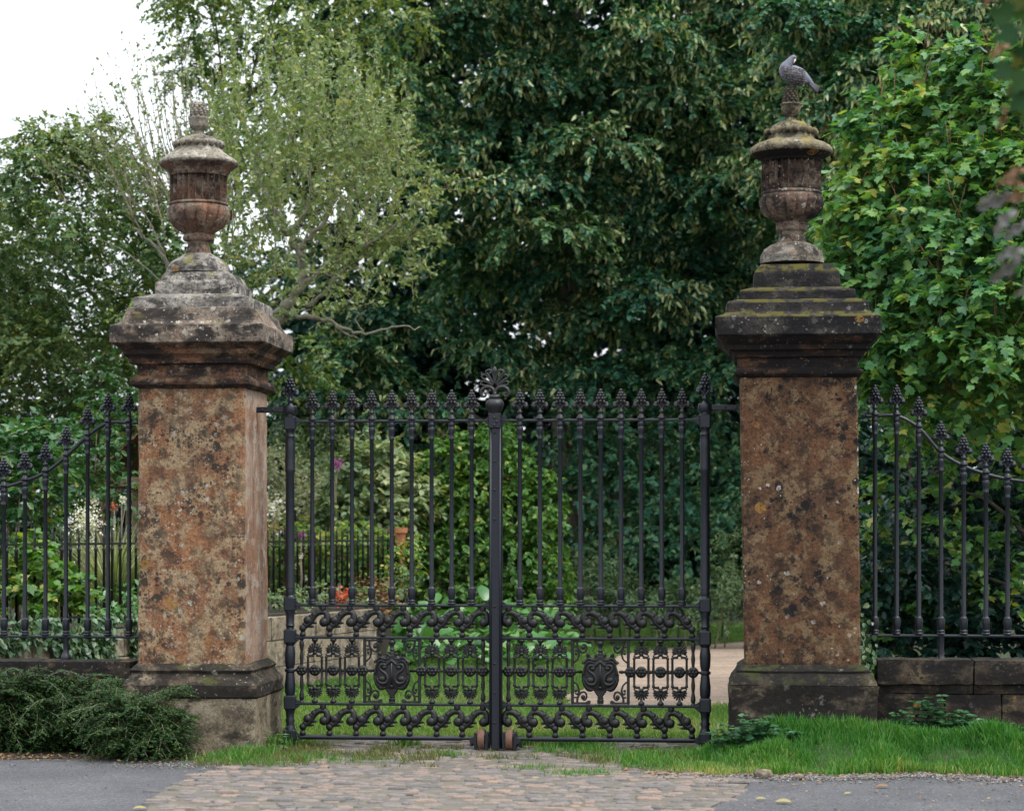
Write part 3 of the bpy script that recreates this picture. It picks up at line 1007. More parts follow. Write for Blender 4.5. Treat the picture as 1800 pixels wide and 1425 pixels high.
def gate_leaf(s, label):
    root = empty('gate_leaf', (-W * s, YG, 0), 0, label, 'gate', 'leaves of the iron gate')
    sx = s          # -1 mirrors

    def bld(mb, name, mat='iron', parent=None, ang=None):
        o = mb.build(name, M[mat], parent or root, sx=sx)
        if ang: smooth_by_angle(o, ang)
        return o
    # hinge post
    mb = MB()
    pr = [(.050, .0), (.052, .05), (.052, ZB + .07)]
    pr += [(.044, ZB + .09), (.036, ZB + .12), (.044, ZB + .15), (.036, ZB + .17), (.040, Z4 - .09), (.046, Z4 - .06), (.050, Z4 - .05), (.050, Z4 + .06), (.040, Z4 + .075)]
    zm = (Z4 + Z3) / 2
    pr += [(.047, Z4 + .10), (.050, Z4 + .17), (.040, zm - .04), (.036, zm - .02), (.050, zm - .008), (.050, zm + .008), (.036, zm + .02), (.046, zm + .06), (.050, zm + .15), (.042, Z3 - .09), (.036, Z3 - .075), (.048, Z3 - .06), (.048, Z3 + .06)]
    pr += [(.036, Z3 + .075), (.036, Z3 + .10), (.044, Z3 + .11), (.036, Z3 + .125), (.040, Z2 - .09), (.048, Z2 - .06), (.050, Z2 + .06), (.050, Z2 + .075), (.038, Z2 + .09), (.042, Z2 + .13), (.038, Z2 + .15), (.046, Z2 + .155), (.0435, Z2 + .17),
           (.041, Z2 + .7), (.040, 2.51), (.049, 2.535), (.047, 2.55), (.046, 2.70), (.047, 2.80), (.040, 2.835), (.046, 2.85), (.036, 2.87), (.040, 2.89), (.049, ZT - .07), (.049, ZT + .09), (.046, ZT + .12)]
    mb.lathe(pr, n=16)
    for z in (ZT - .01, Z2, Z3, Z4):
        mb.box((0, 0, z + (.01 if z < 2 else -.005)), (.104, .104, .13), .012)
    mb.box((0, 0, ZB + .02), (.108, .108, .10), .012)
    mb.box((0, 0, ZT + .085), (.098, .098, .05), .01)
    post = bld(mb, 'hinge_post', ang=40)
    mb = MB()
    scroll_finial(mb, ZT + .118, 1.12)
    mb.lathe([(.036, ZT + .11), (.040, ZT + .13), (.030, ZT + .15), (.018, ZT + .17)], n=12)
    bld(mb, 'finial', 'iron', post)
    # rails
    for nm, z, h, u0, u1 in (('top_rail', ZT, .024, .045, W - .05), ('lock_rail', Z2, .024, .045, W - .05), ('middle_rail', Z3, .024, .045, W - .05), ('lower_rail', Z4, .024, .045, W - .05)):
        mb = MB()
        mb.box(((u0 + u1) / 2, 0, z), (u1 - u0, .046, h), .007)
        for u, d in ((u0, 1), (u1, -1)):     # swept brackets at both ends
            pts = [(u, z - .055), (u + d * .02, z - .04), (u + d * .05, z - .014), (u + d * .10, z - .004), (u + d * .10, z + .010), (u + d * .05, z + .014), (u + d * .02, z + .034), (u, z + .05)]
            if d > 0: pts = pts
            else: pts = pts[::-1]
            mb.prism(pts, -.020, .020)
        bld(mb, nm)
    mb = MB()
    mb.lathe([(.020, .06), (.022, .10), (.0225, W - .32), (.016, W - .30), (.016, W - .10)], axis='x', c=(0, 0, ZB), n=12)
    mb.prism([(.04, ZB - .05), (.10, ZB - .012), (.10, ZB + .014), (.07, ZB + .03), (.04, ZB + .08)], -.022, .022)
    bld(mb, 'bottom_rail', ang=40)
    # bars with finials
    for i in range(9):
        u = .206 + i * .1832
        b = put(bar0, root, (u * sx, 0, 0)) if used_bar[0] else bar0
        if not used_bar[0]:
            bar0.parent = root; bar0.location = (u * sx, 0, 0)
            f = fin0; fin0.parent = bar0; fin0.location = (0, 0, ZT + .012)
            used_bar[0] = True
        else:
            f = put(fin0, b, (0, 0, ZT + .012))
        if s > 0 and i in (0, 1):
            f['label'] = 'finial with a yellow lichen patch'
    # scroll bands
    for zz, hh in ((ZB + .020, Z4 - ZB - .032), (Z3 + .012, Z2 - Z3 - .024)):
        for i in range(7):
            mb = MB(); leaf_scroll(mb, zz, hh)
            off = .118 + .2466 * i
            if i == 6: off -= .012
            mb.v = [(p[0] + off, p[1], p[2]) for p in mb.v]
            bld(mb, 'leaf_scroll', 'iron_soot')
    # middle band
    zr = zg(1179)
    za, zb_ = Z4 + .012, Z3 - .012
    for u in (.230, .400, .573, 1.310, 1.484, 1.656):
        for up, zz in ((1, za), (-1, zb_)):
            mb = MB(); palmette(mb, zz, up)
            mb.v = [(p[0] + u, p[1], p[2]) for p in mb.v]
            bld(mb, 'palmette', 'iron_soot')
        mb = MB()
        z0, z1 = za + .155, zb_ - .155
        for sg in (-1, 1):
            x = u + sg * .064
            mb.lathe([(.012, z0), (.015, z0 + .012), (.010, z0 + .024), (.0125, (z0 + z1) / 2), (.010, z1 - .024), (.015, z1 - .012), (.012, z1)], c=(x, 0, 0), n=8)
            mb.tube([(u + sg * .012, 0, z0 + .002), (x, 0, z0 + .002)], .0095, 6)
            mb.tube([(u + sg * .012, 0, z1 - .002), (x, 0, z1 - .002)], .0095, 6)
        bld(mb, 'link_frame', 'iron_soot')
        mb = MB(); rosette(mb, (u, 0, zr), .052); bld(mb, 'rosette', 'iron_soot')
    for u in (.108, .672, 1.212, 1.775):
        mb = MB(); rosette(mb, (u, -.006, zr), .050); bld(mb, 'rosette', 'iron_soot')
    mb = MB()
    for u0, u1 in ((.05, .775), (1.105, W - .06)):
        mb.tube([(u0, 0.006, zr), (u1, 0.006, zr)], .013, 8)
        for u in np.arange(u0 + .09, u1, .087):
            mb.blob((u, 0, zr), (.016, .018, .018), 8, 6)
    bld(mb, 'link_rod', 'iron_soot')
    for u in (.108, 1.775):
        mb = MB()
        h = zb_ - za
        mb.lathe([(r, za + t * h) for r, t in [(.024, 0), (.022, .02), (.014, .03), (.022, .06), (.022, .10), (.014, .18), (.013, .20), (.016, .24), (.019, .30), (.014, .38), (.013, .5), (.014, .62), (.019, .70), (.016, .76), (.013, .80), (.014, .82), (.022, .90), (.022, .94), (.014, .97), (.024, 1)]], c=(u, 0, 0), n=10)
        bld(mb, 'baluster', 'iron_soot', ang=45)
    # heraldic panel
    uc = .942
    x0, x1 = .690, 1.194
    for x in (x0, x1):
        mb = MB(); mb.box((x, 0, (za + zb_) / 2), (.026, .034, zb_ - za - .004), .005)
        bld(mb, 'panel_post', 'iron_soot')
    for cx, dx in ((x0 + .013, 1), (x1 - .013, -1)):
        for cz, dz_ in ((za + .004, 1), (zb_ - .004, -1)):
            mb = MB()
            P = lambda a, b: (cx + dx * a, 0, cz + dz_ * b)
            mb.box((cx + dx * .075, 0, cz + dz_ * .008), (.15, .03, .016), .004)
            c1 = smooth_path([P(.0, .20), P(.035, .165), P(.045, .12), P(.03, .085), P(.012, .10)], 4)
            mb.tube(c1, .008, 5)
            c2 = smooth_path([P(.03, .01), P(.035, .06), P(.07, .105), P(.105, .10), P(.115, .06), P(.095, .035), P(.072, .05)], 4)
            mb.tube(c2, np.linspace(.011, .008, len(c2)), 5)
            mb.blob(P(.083, .062), (.021, .014, .021), 8, 6)
            mb.tube(smooth_path([P(.03, .06), P(.045, .09), P(.05, .125), P(.035, .15)], 3), .007, 5)
            mb.blob(P(.02, .118), (.014, .012, .014), 6, 5)
            mb.tube(smooth_path([P(.11, .012), P(.135, .025), P(.15, .015)], 3), .009, 5)
            mb.tube(smooth_path([P(.003, .055), P(.02, .06), P(.033, .05)], 3), .008, 5)
            bld(mb, 'corner_scroll', 'iron_soot')
    ks = .000507
    zs = lambda y: zg(1110 + y / 10.175)
    half = [(0, 405), (40, 405), (70, 385), (92, 368), (108, 395), (102, 432), (140, 452), (178, 430), (200, 372), (232, 362), (250, 395), (246, 450), (285, 500), (340, 535), (322, 562), (282, 560), (292, 620), (312, 690), (332, 770), (332, 850), (305, 940), (262, 1015), (215, 1050), (165, 1052), (118, 1030), (100, 1060), (60, 1120), (22, 1165), (0, 1170)]
    R_ = [(uc + x * ks, zs(y)) for x, y in half]
    L_ = [(uc - x * ks, zs(y)) for x, y in half[1:-1]]
    poly = L_ + R_[::-1]        # left side downwards, then up the right side
    mb = MB(); mb.prism(poly, -.030, .012, .012)
    mb.blob((uc, -.022, zs(760)), (.150, .022, .150), 24, 10)
    sh = bld(mb, 'shield', 'iron_soot', ang=50)
    mb = MB()
    y_ = -.044
    Q = lambda x, y: (uc + x * ks, y_, zs(y))
    mb.tube([Q(0, 560), Q(0, 760), Q(0, 950)], [.013, .010, .014], 7, .9)
    mb.tube(smooth_path([Q(-95, 600), Q(-55, 560), Q(0, 520), Q(55, 560), Q(95, 600)], 4), [.006] + [.013] * 15 + [.006], 7, .8)
    mb.lathe([(.011, -.008), (.017, 0), (.011, .008)], c=(uc, y_ - .004, zs(975)), n=12, axis='y')
    for sg in (-1, 1):
        S_ = smooth_path([Q(sg * x, y) for x, y in [(90, 640), (120, 590), (190, 590), (215, 645), (180, 700), (110, 750), (70, 830), (90, 905), (160, 925), (230, 890), (262, 820)]], 4)
        rr = np.interp(np.linspace(0, 1, len(S_)), [0, .15, .5, .8, 1], [.010, .014, .015, .018, .006])
        mb.tube(S_, rr, 7, .8)
        mb.blob(Q(sg * 130, 640), (.024, .012, .020), 8, 6)
        mb.blob(Q(sg * 175, 845), (.036, .014, .028), 8, 6)
        mb.tube(smooth_path([Q(sg * 120, 540), Q(sg * 190, 515), Q(sg * 250, 560), Q(sg * 285, 650), Q(sg * 300, 760)], 4), .009, 6, .7)
        mb.tube(smooth_path([Q(sg * 40, 470), Q(sg * 130, 490), Q(sg * 215, 460), Q(sg * 270, 540)], 4), .009, 6, .7)
        mb.blob(Q(sg * 215, 395), (.012, .012, .014), 7, 5)
        mb.blob(Q(sg * 80, 400), (.010, .012, .011), 7, 5)
        mb.tube(smooth_path([Q(sg * 110, 1000), Q(sg * 190, 1005), Q(sg * 260, 950), Q(sg * 300, 860)], 4), .006, 6, .6)
    bld(mb, 'shield_relief', 'iron_soot', sh)
    mb = MB()
    mb.lathe([(r, z) for r, z in [(.022, zs(430)), (.026, zs(395)), (.016, zs(350)), (.028, zs(325)), (.018, zs(300)), (.020, zs(240)), (.032, zs(205)), (.030, zs(175)), (.018, zs(150)), (.024, zs(122))]], c=(uc, 0, 0), n=12)
    bld(mb, 'shield_stem', 'iron_soot', ang=45)
    mb = MB()
    mb.lathe([(r, z) for r, z in [(.030, zs(1268)), (.028, zs(1235)), (.033, zs(1205)), (.024, zs(1185)), (.030, zs(1165)), (.018, zs(1125))]], c=(uc, 0, 0), n=12)
    bld(mb, 'shield_stem', 'iron_soot', ang=45)
    # caster wheel in its forked housing
    uw = W - .128
    mb = MB()
    pts = [(uw - .10, ZB - .03), (uw - .062, ZB - .05), (uw - .062, .015), (uw - .040, .010), (uw - .040, ZB + .03), (uw + .040, ZB + .03), (uw + .040, .01), (uw + .062, .015), (uw + .068, ZB + .05), (uw - .05, ZB + .055), (uw - .07, ZB + .02), (uw - .11, ZB + .005)]
    mb.prism(pts[::-1] if False else pts, -.07, -.035, .004)
    mb.prism(pts, .035, .07, .004)
    mb.box((uw - .055, 0, ZB - .03), (.022, .10, .10), .004)
    mb.box((uw + .060, 0, ZB - .03), (.014, .10, .10), .004)
    mb.box((uw, 0, ZB + .045), (.13, .10, .03), .006)
    mb.tube([(uw - .105, 0, ZB - .045), (uw + .07, 0, ZB - .045)], .015, 8)
    mb.box((uw - .09, 0, ZB - .045), (.03, .05, .05), .006)
    hs = bld(mb, 'wheel_housing')
    mb = MB()
    rw = .098
    mb.lathe([(rw * .35, -.022), (rw * .40, -.026), (rw * .80, -.020), (rw * .95, -.031), (rw, -.024), (rw, .024), (rw * .95, .031), (rw * .80, .020), (rw * .40, .026), (rw * .35, .022)], axis='x', c=(uw, 0, rw + .002), n=28)
    bld(mb, 'caster_wheel', 'rust', hs, ang=40)
    # meeting stile
    mb = MB()
    if s > 0:
        mb.box((W, .0, (ZT + .05) / 2 + .004), (.060, .06, ZT + .04), .006)
        st = bld(mb, 'meeting_stile')
        mb = MB()
        zt = zg(728)
        mb.box((W, -.052, (zt + .01) / 2), (.108, .032, zt - .02), .006)
        mb.tube([(W - .038, -.070, .03), (W - .038, -.070, zt - .1)], .009, 6)
        mb.tube([(W + .046, -.070, .03), (W + .046, -.070, zt - .1)], .009, 6)
        cb = bld(mb, 'cover_strip')
        mb = MB()
        mb.box((W - .004, -.045, zg(740)), (.112, .085, zg(727) - zg(754)), .008)
        bld(mb, 'post_cap')
        for y, dx in ((735, 0), (742, .026), (748, 0), (761, 0), (811, 0), (861, 0), (912, 0), (1065, 0), (1165, 0), (1216, 0), (1268, 0)):
            mb = MB()
            yy = -.092 if y < 750 else -.071
            mb.blob((W + dx * .8 - .004, yy, zg(y)), (.011, .008, .011), 8, 6)
            bld(mb, 'rivet', 'iron', cb)
        mb = MB()
        z0 = zg(727)
        prf = [(.053, 727), (.060, 723), (.072, 718.5), (.080, 714), (.082, 710.5), (.077, 706.5), (.063, 703), (.044, 701.6), (.050, 699.5), (.051, 697.5), (.040, 695), (.030, 694)]
        mb.lathe([(r, zg(y)) for r, y in prf], c=(W - .005, -.03, 0), n=28, mod=lambda r, z, a, k: r * (1 + (.05 * abs(math.cos(a * 7)) if 0 < k < 5 else 0)))
        bld(mb, 'knop', 'iron_worn', ang=50)
        mb = MB()
        cxp = 868.9
        A = lambda x, y: (W - .005 + (x - 745) / 8.383 * KG, -.03, zg(630 + y / 8.383))
        # middle petal
        for sgn in (-1, 1):
            pass
        mb.tube(smooth_path([A(745, 400), A(745, 300), A(742, 220), A(742, 165), A(742, 118)], 4), np.interp(np.linspace(0, 1, 17), [0, .3, .65, .85, 1], [.010, .014, .026, .016, .002]), 8, .6)
        loops = [[(745, 400), (650, 250), (612, 215), (640, 178), (685, 185), (716, 240), (735, 330), (745, 395)],
                 [(735, 405), (620, 330), (565, 300), (552, 268), (590, 245), (625, 262), (690, 340), (735, 398)],
                 [(730, 412), (640, 405), (565, 400), (545, 372), (560, 345), (600, 345), (680, 385), (728, 410)]]
        for lp in loops:
            for sgn in (-1, 1):
                pp = smooth_path([A(745 + sgn * (x - 745), y) for x, y in lp], 4)
                mb.tube(pp, .0085, 6, 1.2)
        for sgn in (-1, 1):
            pp = smooth_path([A(745 + sgn * (x - 745), y) for x, y in [(745, 545), (735, 500), (712, 455), (665, 428), (600, 430), (552, 470), (540, 520), (560, 560), (600, 560), (612, 528), (588, 515)]], 4)
            mb.tube(pp, np.interp(np.linspace(0, 1, len(pp)), [0, .3, .6, 1], [.018, .017, .014, .008]), 7, 1.0)
            pp = smooth_path([A(745 + sgn * (x - 745), y) for x, y in [(760, 500), (715, 440), (700, 410), (745, 370)]], 4)
            mb.tube(pp, .009, 6)
        mb.tube([A(745, 560), A(745, 500)], [.02, .02], 8)
        bld(mb, 'anthemion', 'iron_worn')
    else:
        mb.box((W - .035, .012, (ZT + .0) / 2 + .01), (.050, .05, ZT + .0), .006)
        bld(mb, 'meeting_stile')
    return root


leaf_l = gate_leaf(1, 'left leaf of the black iron gate, with the wide riveted meeting post and fan crest')
leaf_r = gate_leaf(-1, 'right leaf of the black iron gate, between the fan crested post and the dark pillar')
leaf_r.location.x = W
# strap hinges from pillar to post
for s, x0, x1, lab in ((-1, cl[0] + .49, -W, 'iron hinge strap from the red pillar to the gate'), (1, W, cr[0] - .50, 'iron hinge strap from the dark pillar to the gate')):
    z = zg(718.5)
    root = empty('hinge_strap', ((x0 + x1) / 2, YG, z), 0, lab, 'hinge', 'gate hinge straps')
    mb = MB(); mb.box((0, 0, 0), (abs(x1 - x0) + .06, .05, .052), .008)
    mb.build('strap', M['iron'], root)
    mb = MB(); mb.lathe([(.060, -.036), (.064, -.03), (.064, .03), (.060, .036)], c=(s * -abs(x1 - x0) / 2 + s * .0, 0, 0), n=18)
    mb.build('collar', M['iron'], root)
    for k in (-.05, .05):
        mb = MB(); mb.blob((k + s * .05, -.028, 0), (.012, .008, .012), 7, 5)
        mb.build('bolt_head', M['iron'], root)


# ------------------------------------------------------------------ swept side railings
def side_railing(pxs, rails, tips, zbot_y, foot_i, label, Y=.45, ext=1, kx=None):
    P0 = at(pxs[0], 1118, Y)
    root = empty('side_railing', (P0[0], Y, 0), 0, label, 'railing', 'railings beside the gate')
    zb = at(pxs[3], zbot_y, Y)[2]
    X = [at(p, 1118, Y)[0] for p in pxs]
    ZR = [at(p, y, Y)[2] for p, y in zip(pxs, rails)]
    xs = [x - P0[0] for x in X]
    for i, (x, zr) in enumerate(zip(xs, ZR)):
        mb = MB(); mb.lathe(bar_profile(zb + .012, zr - .01, .0205), n=12)
        if i in foot_i:
            mb.lathe([(.050, .80), (.052, .815), (.046, .84), (.030, .855), (.026, .90), (.028, zb - .03), (.034, zb)], n=12)
        b = mb.build('bar', M['iron'], root, (x, 0, 0)); smooth_by_angle(b, 45)
        put(fin0, b, (0, 0, zr + .008)).data = fin_dark
    mb = MB()
    x0, x1 = min(xs) - .09, max(xs) + .09
    mb.box(((x0 + x1) / 2, 0, zb), (x1 - x0, .045, .024), .006)
    mb.build('bottom_rail', M['iron'], root)
    o = sorted(zip(xs, ZR))
    pts = [(o[0][0] - .09, 0, o[0][1])] + [(x, 0, z) for x, z in o] + [(o[-1][0] + .09, 0, o[-1][1])]
    mb = MB()
    sp = smooth_path(pts, 5)
    mb.tube(sp, .021, 4, 1.1)
    mb.build('top_rail', M['iron'], root)
    return root


mbf = MB(); scroll_finial(mbf, 0, 1.0)
_f = mbf.build('finial', M['iron']); fin_dark = _f.data
bpy.data.objects.remove(_f)
pl = [227, 190, 154, 116, 80, 44, 7, -30, -67, -104, -141, -178]
rl = [743, 743, 766, 802, 830, 845, 856, 862, 864, 862, 856, 845]
side_railing(pl, rl, None, 1118.5, (3, 9), 'black iron railing sweeping down towards the left of the red pillar')
prr = [1538, 1576, 1615, 1654, 1694, 1733, 1771, 1810, 1849, 1888, 1927, 1966]
rr_ = [731, 731, 752, 795, 819, 833, 842, 847, 849, 847, 842, 833]
side_railing(prr, rr_, None, 1117, (3, 9), 'black iron railing sweeping down to the right of the dark pillar')
# ------------------------------------------------------------------ ground, road, apron, path
def sheet(name, pts, z, mat, kind='structure'):
    me = bpy.data.meshes.new(name)
    me.from_pydata([(p[0], p[1], z) for p in pts], [], [tuple(range(len(pts)))])
    me.materials.append(mat)
    o = bpy.data.objects.new(name, me); COL.objects.link(o)
    o['kind'] = kind
    return o


def grass_ground_mat():
    m, nt, b = new_mat('grass ground'); g = NT(nt); v = g.coord()
    n1 = g.noise(v, 1.3, 6, .65).outputs['Fac']; n2 = g.noise(v, 25, 5, .7).outputs['Fac']
    col = g.mix(g.step(n1, .4, .65), (.024, .038, .012), (.045, .048, .020))
    col = g.mix(1, col, g.ramp(n2, [(.25, .6), (.75, 1.3)]), 'MULTIPLY')
    g.link(col, b.inputs['Base Color']); b.inputs['Roughness'].default_value = .95
    g.bump(n2, .8, .03, b)
    return m


def asphalt_mat():
    m, nt, b = new_mat('worn asphalt'); g = NT(nt); v = g.coord()
    n1 = g.noise(v, .9, 5, .6).outputs['Fac']; n2 = g.noise(v, 95, 4, .75).outputs['Fac']
    vo = g.voro(v, 75)
    sep = g.node('ShaderNodeSeparateColor'); g.link(vo.outputs['Color'], sep.inputs[0])
    col = g.mix(g.step(n1, .35, .68), (.068, .069, .075), (.094, .094, .100))
    col = g.mix(1, col, g.ramp(sep.outputs[0], [(0, .62), (.6, 1.0), (.93, 1.15), (1, 1.9)]), 'MULTIPLY')
    col = g.mix(g.math('MULTIPLY', g.step(n2, .58, .72), .5), col, (.05, .05, .055))
    # dust and soil washed along the edges of the verge and apron
    n3 = g.noise(g.coord((.7, 2.2, 1)), 2.4, 6, .7).outputs['Fac']
    col = g.mix(g.math('MULTIPLY', g.step(n3, .56, .74), .55), col, (.085, .074, .064))
    crack = g.voro(g.warp(v, 3, .12), 1.1, 'DISTANCE_TO_EDGE')
    ck = g.math('SUBTRACT', 1, g.step(crack.outputs['Distance'], .002, .010))
    ck = g.math('MULTIPLY', ck, g.step(g.noise(v, .6, 2).outputs['Fac'], .55, .65))
    col = g.mix(g.math('MULTIPLY', ck, .7), col, (.03, .03, .03))
    g.link(col, b.inputs['Base Color']); b.inputs['Roughness'].default_value = .85
    b.inputs['Specular IOR Level'].default_value = .3
    g.bump(g.math('ADD', n2, vo.outputs['Distance']), .6, .008, b)
    return m


def gravel_mat():
    m, nt, b = new_mat('pinkish gravel'); g = NT(nt); v = g.coord()
    n1 = g.noise(g.coord((1, 2, 1)), .9, 7, .68).outputs['Fac']
    vo = g.voro(v, 30); sep = g.node('ShaderNodeSeparateColor'); g.link(vo.outputs['Color'], sep.inputs[0])
    col = g.mix(g.step(n1, .35, .65), (.31, .225, .17), (.20, .155, .115))
    col = g.mix(1, col, g.ramp(sep.outputs[0], [(0, .72), (1, 1.25)]), 'MULTIPLY')
    g.link(col, b.inputs['Base Color']); b.inputs['Roughness'].default_value = .95
    g.bump(vo.outputs['Distance'], .5, .012, b)
    return m


def tint_mat(name, stops, rough=.9, ns=40, var=.3):
    m, nt, b = new_mat(name); g = NT(nt); v = g.coord()
    a = g.node('ShaderNodeAttribute', attribute_name='tint')
    n = g.noise(v, ns, 5, .7).outputs['Fac']
    col = g.mix(1, g.ramp(a.outputs['Fac'], stops), g.ramp(n, [(.25, 1 - var), (.75, 1 + var)]), 'MULTIPLY')
    n2 = g.noise(g.coord((1, 2.2, 1)), 2.6, 7, .72).outputs['Fac']
    col = g.mix(g.math('MULTIPLY', g.step(n2, .53, .66), .62), col, (.075, .062, .050))
    g.link(col, b.inputs['Base Color']); b.inputs['Roughness'].default_value = rough
    b.inputs['Specular IOR Level'].default_value = .3
    g.bump(n, .5, .008, b)
    return m


M['grass_ground'] = grass_ground_mat()
M['asphalt'] = asphalt_mat()
M['gravel'] = gravel_mat()
M['sett'] = tint_mat('worn setts', [(0, (.086, .082, .081)), (.4, (.135, .121, .115)), (.7, (.172, .139, .121)), (1, (.218, .154, .119))])
M['chips'] = tint_mat('loose chippings', [(0, (.05, .042, .038)), (.5, (.12, .108, .10)), (.9, (.24, .23, .22)), (1, (.26, .18, .12))])

sheet('ground', [(-400, -150), (400, -150), (400, 600), (-400, 600)], -.040, M['grass_ground'])
XV0 = on_ground(1250, 1330)[0]
sheet('road', [(-60, -70), (60, -70), (60, -.9), (XV0 + 1.0, -.9), (XV0, -.6), (1.6, .2), (-1.6, .2), (-2.0, .35), (-60, .35)], -.004, M['asphalt'])
sheet('lawn', [(-30, .2), (30, .2), (30, 40), (-30, 40)], -.012, M['grass_ground'])
rng = np.random.default_rng(11)

# ---- cobbled apron: individual worn setts laid in soil
AP = [on_ground(268, 1402), on_ground(300, 1380), on_ground(345, 1361), on_ground(420, 1345), on_ground(520, 1325), np.array([-1.75, -.2, 0]), np.array([-1.3, 2.0, 0]), np.array([1.4, 2.1, 0]), np.array([1.75, -.2, 0]),
      on_ground(1250, 1345), on_ground(1320, 1372), on_ground(1300, 1395), on_ground(1235, 1424), on_ground(1180, 1460), on_ground(250, 1460), on_ground(258, 1425)]
AP2 = [(p[0], p[1]) for p in AP]


def inside(P, poly):
    x, y = P[:, 0], P[:, 1]
    r = np.zeros(len(P), bool)
    n = len(poly)
    for i in range(n):
        x0, y0 = poly[i]; x1, y1 = poly[(i + 1) % n]
        c = ((y0 > y) != (y1 > y)) & (x < (x1 - x0) * (y - y0) / (y1 - y0 + 1e-12) + x0)
        r ^= c
    return r


m, nt, b = new_mat('joint soil'); g = NT(nt); v = g.coord()
n_ = g.noise(v, 5, 6, .7).outputs['Fac']
g.link(g.ramp(n_, [(.3, (.075, .062, .046)), (.55, (.115, .10, .078)), (.75, (.07, .085, .03))]), b.inputs['Base Color']); b.inputs['Roughness'].default_value = .95
g.bump(g.noise(v, 60, 4, .7).outputs['Fac'], .6, .01, b)
M['joint'] = m
apron = sheet('cobbled_apron', AP2, .002, M['joint'])
vs, fs, tn = [], [], []
y = -4.9
row = 0
while y < 2.0:
    dy = rng.uniform(.085, .135)
    x = -5.5 + rng.uniform(0, .2)
    while x < 4.2:
        dx = rng.uniform(.09, .22)
        cx, cy = x + dx / 2 + rng.normal() * .01, y + dy / 2 + rng.normal() * .018 + .05 * math.sin(cx * 1.3 if row else x)
        x += dx
        c = np.array([[cx + rng.normal() * .02, cy + rng.normal() * .04]])
        if not inside(c, AP2)[0]: continue
        if rng.random() < .03: continue
        if -.95 < cy + .1 * math.sin(cx * 3) < .6 and rng.random() < .30: continue
        k = 10
        base = len(vs)
        ph = rng.uniform(0, 6)
        tilt = rng.normal(scale=.03, size=2)
        hz = rng.normal() * .006
        for ring, (sc, z) in enumerate(((1.0, -.012), (.96, .003), (.80, .0085), (.35, .010))):
            for i in range(k):
                a = 2 * PI * i / k
                ca, sa = math.cos(a), math.sin(a)
                e = 2 / 3.2
                px_ = math.copysign(abs(ca) ** e, ca) * (dx / 2 - .008) * (1 + .06 * math.sin(3 * a + ph))
                py_ = math.copysign(abs(sa) ** e, sa) * (dy / 2 - .008) * (1 + .07 * math.sin(2 * a + ph * 2))
                zz = z + hz + tilt[0] * px_ * sc + tilt[1] * py_ * sc + (rng.normal() * .002 if ring > 1 else 0)
                vs.append((cx + px_ * sc, cy + py_ * sc, zz))
        for q in range(3):
            for i in range(k):
                j = (i + 1) % k
                fs.append((base + q * k + i, base + q * k + j, base + (q + 1) * k + j, base + (q + 1) * k + i))
        fs.append(tuple(base + 3 * k + i for i in range(k)))
        tn += [min(1, max(0, rng.beta(1.6, 1.6)))] * (3 * k + 1)
    y += dy
    row += 1
me = bpy.data.meshes.new('cobbles'); me.from_pydata(vs, [], fs); me.materials.append(M['sett'])
a_ = me.attributes.new('tint', 'FLOAT', 'FACE'); a_.data.foreach_set('value', np.array(tn, np.float32))
me.polygons.foreach_set('use_smooth', np.ones(len(fs), bool))
o = bpy.data.objects.new('cobbles', me); COL.objects.link(o); o['kind'] = 'structure'; o.parent = apron

# ---- gravel path behind the gate: from the apron it bends away to the right
PATH = [tuple(on_ground(px, py)[:2]) for px, py in ((1180, 1246), (1262, 1240), (1330, 1236), (1460, 1215), (1490, 1170), (1480, 1130), (1400, 1122), (1310, 1128), (1180, 1138), (1085, 1152), (1060, 1175), (1030, 1205), (985, 1236), (1080, 1247))]
pp = smooth_path([(p[0], p[1], 0) for p in PATH + PATH[:1]], 5)
jit = rng.normal(scale=.05, size=(len(pp), 2)); jit[0] = jit[-1] = 0
PATHP = [(p[0] + j[0], p[1] + j[1]) for p, j in zip(pp[:-1], jit)]
sheet('gravel_path', PATHP, .0, M['gravel'])

# ---- grass verge in front of the right pillar and wall
XVL = on_ground(1085, 1368)[0]


def verge_edge(x):
    return -1.25 + .10 * np.sin(x * 2.1) + .06 * np.sin(x * 5.3 + 1) + .05 * np.sin(x * 13.7 + 2) + .035 * np.sin(x * 29 + .5)


def verge_z(x, y):
    t = np.clip((y - verge_edge(x)) / .95, 0, 1)
    s = np.clip((x - XVL - .55) / .95, 0, 1)
    return .19 * (t * t * (3 - 2 * t)) * (s * s * (3 - 2 * s)) + .012


gx = np.linspace(XVL, 9.2, 110); gy = np.linspace(0, 1, 16)
vs, fs = [], []
for i, x in enumerate(gx):
    y0 = float(verge_edge(x)); ye = .3 if x > XRP - 1.0 else -.25
    for t in gy:
        y = y0 + (ye - y0) * t
        z = float(verge_z(x, y)) + (.006 * nz((x, y, 0), 8) if 0 < t < 1 else 0)
        vs.append((x, y, z if t > 0 else -.01))
for i in range(len(gx) - 1):
    for j in range(len(gy) - 1):
        a = i * len(gy) + j
        fs.append((a, a + len(gy), a + len(gy) + 1, a + 1))
me = bpy.data.meshes.new('grass_verge'); me.from_pydata(vs, [], fs); me.materials.append(M['grass_ground'])
o = bpy.data.objects.new('grass_verge', me); COL.objects.link(o); o['kind'] = 'structure'


def blades(name, P, h, mat, tint, lean=.45, w=1.0, parent=None):
    n = len(P)
    a = rng.uniform(0, 2 * PI, n)
    D = np.stack([np.cos(a) * lean * rng.uniform(.1, 1, n), np.sin(a) * lean * rng.uniform(.1, 1, n), np.ones(n)], 1)
    b = rng.uniform(0, 2 * PI, n)
    N = np.stack([np.cos(b), np.sin(b), np.zeros(n)], 1)
    o = leaf_mesh(name, P, D, N, h, BLADE, mat, tint, parent, width=w)
    if parent is None: o['kind'] = 'stuff'
    return o


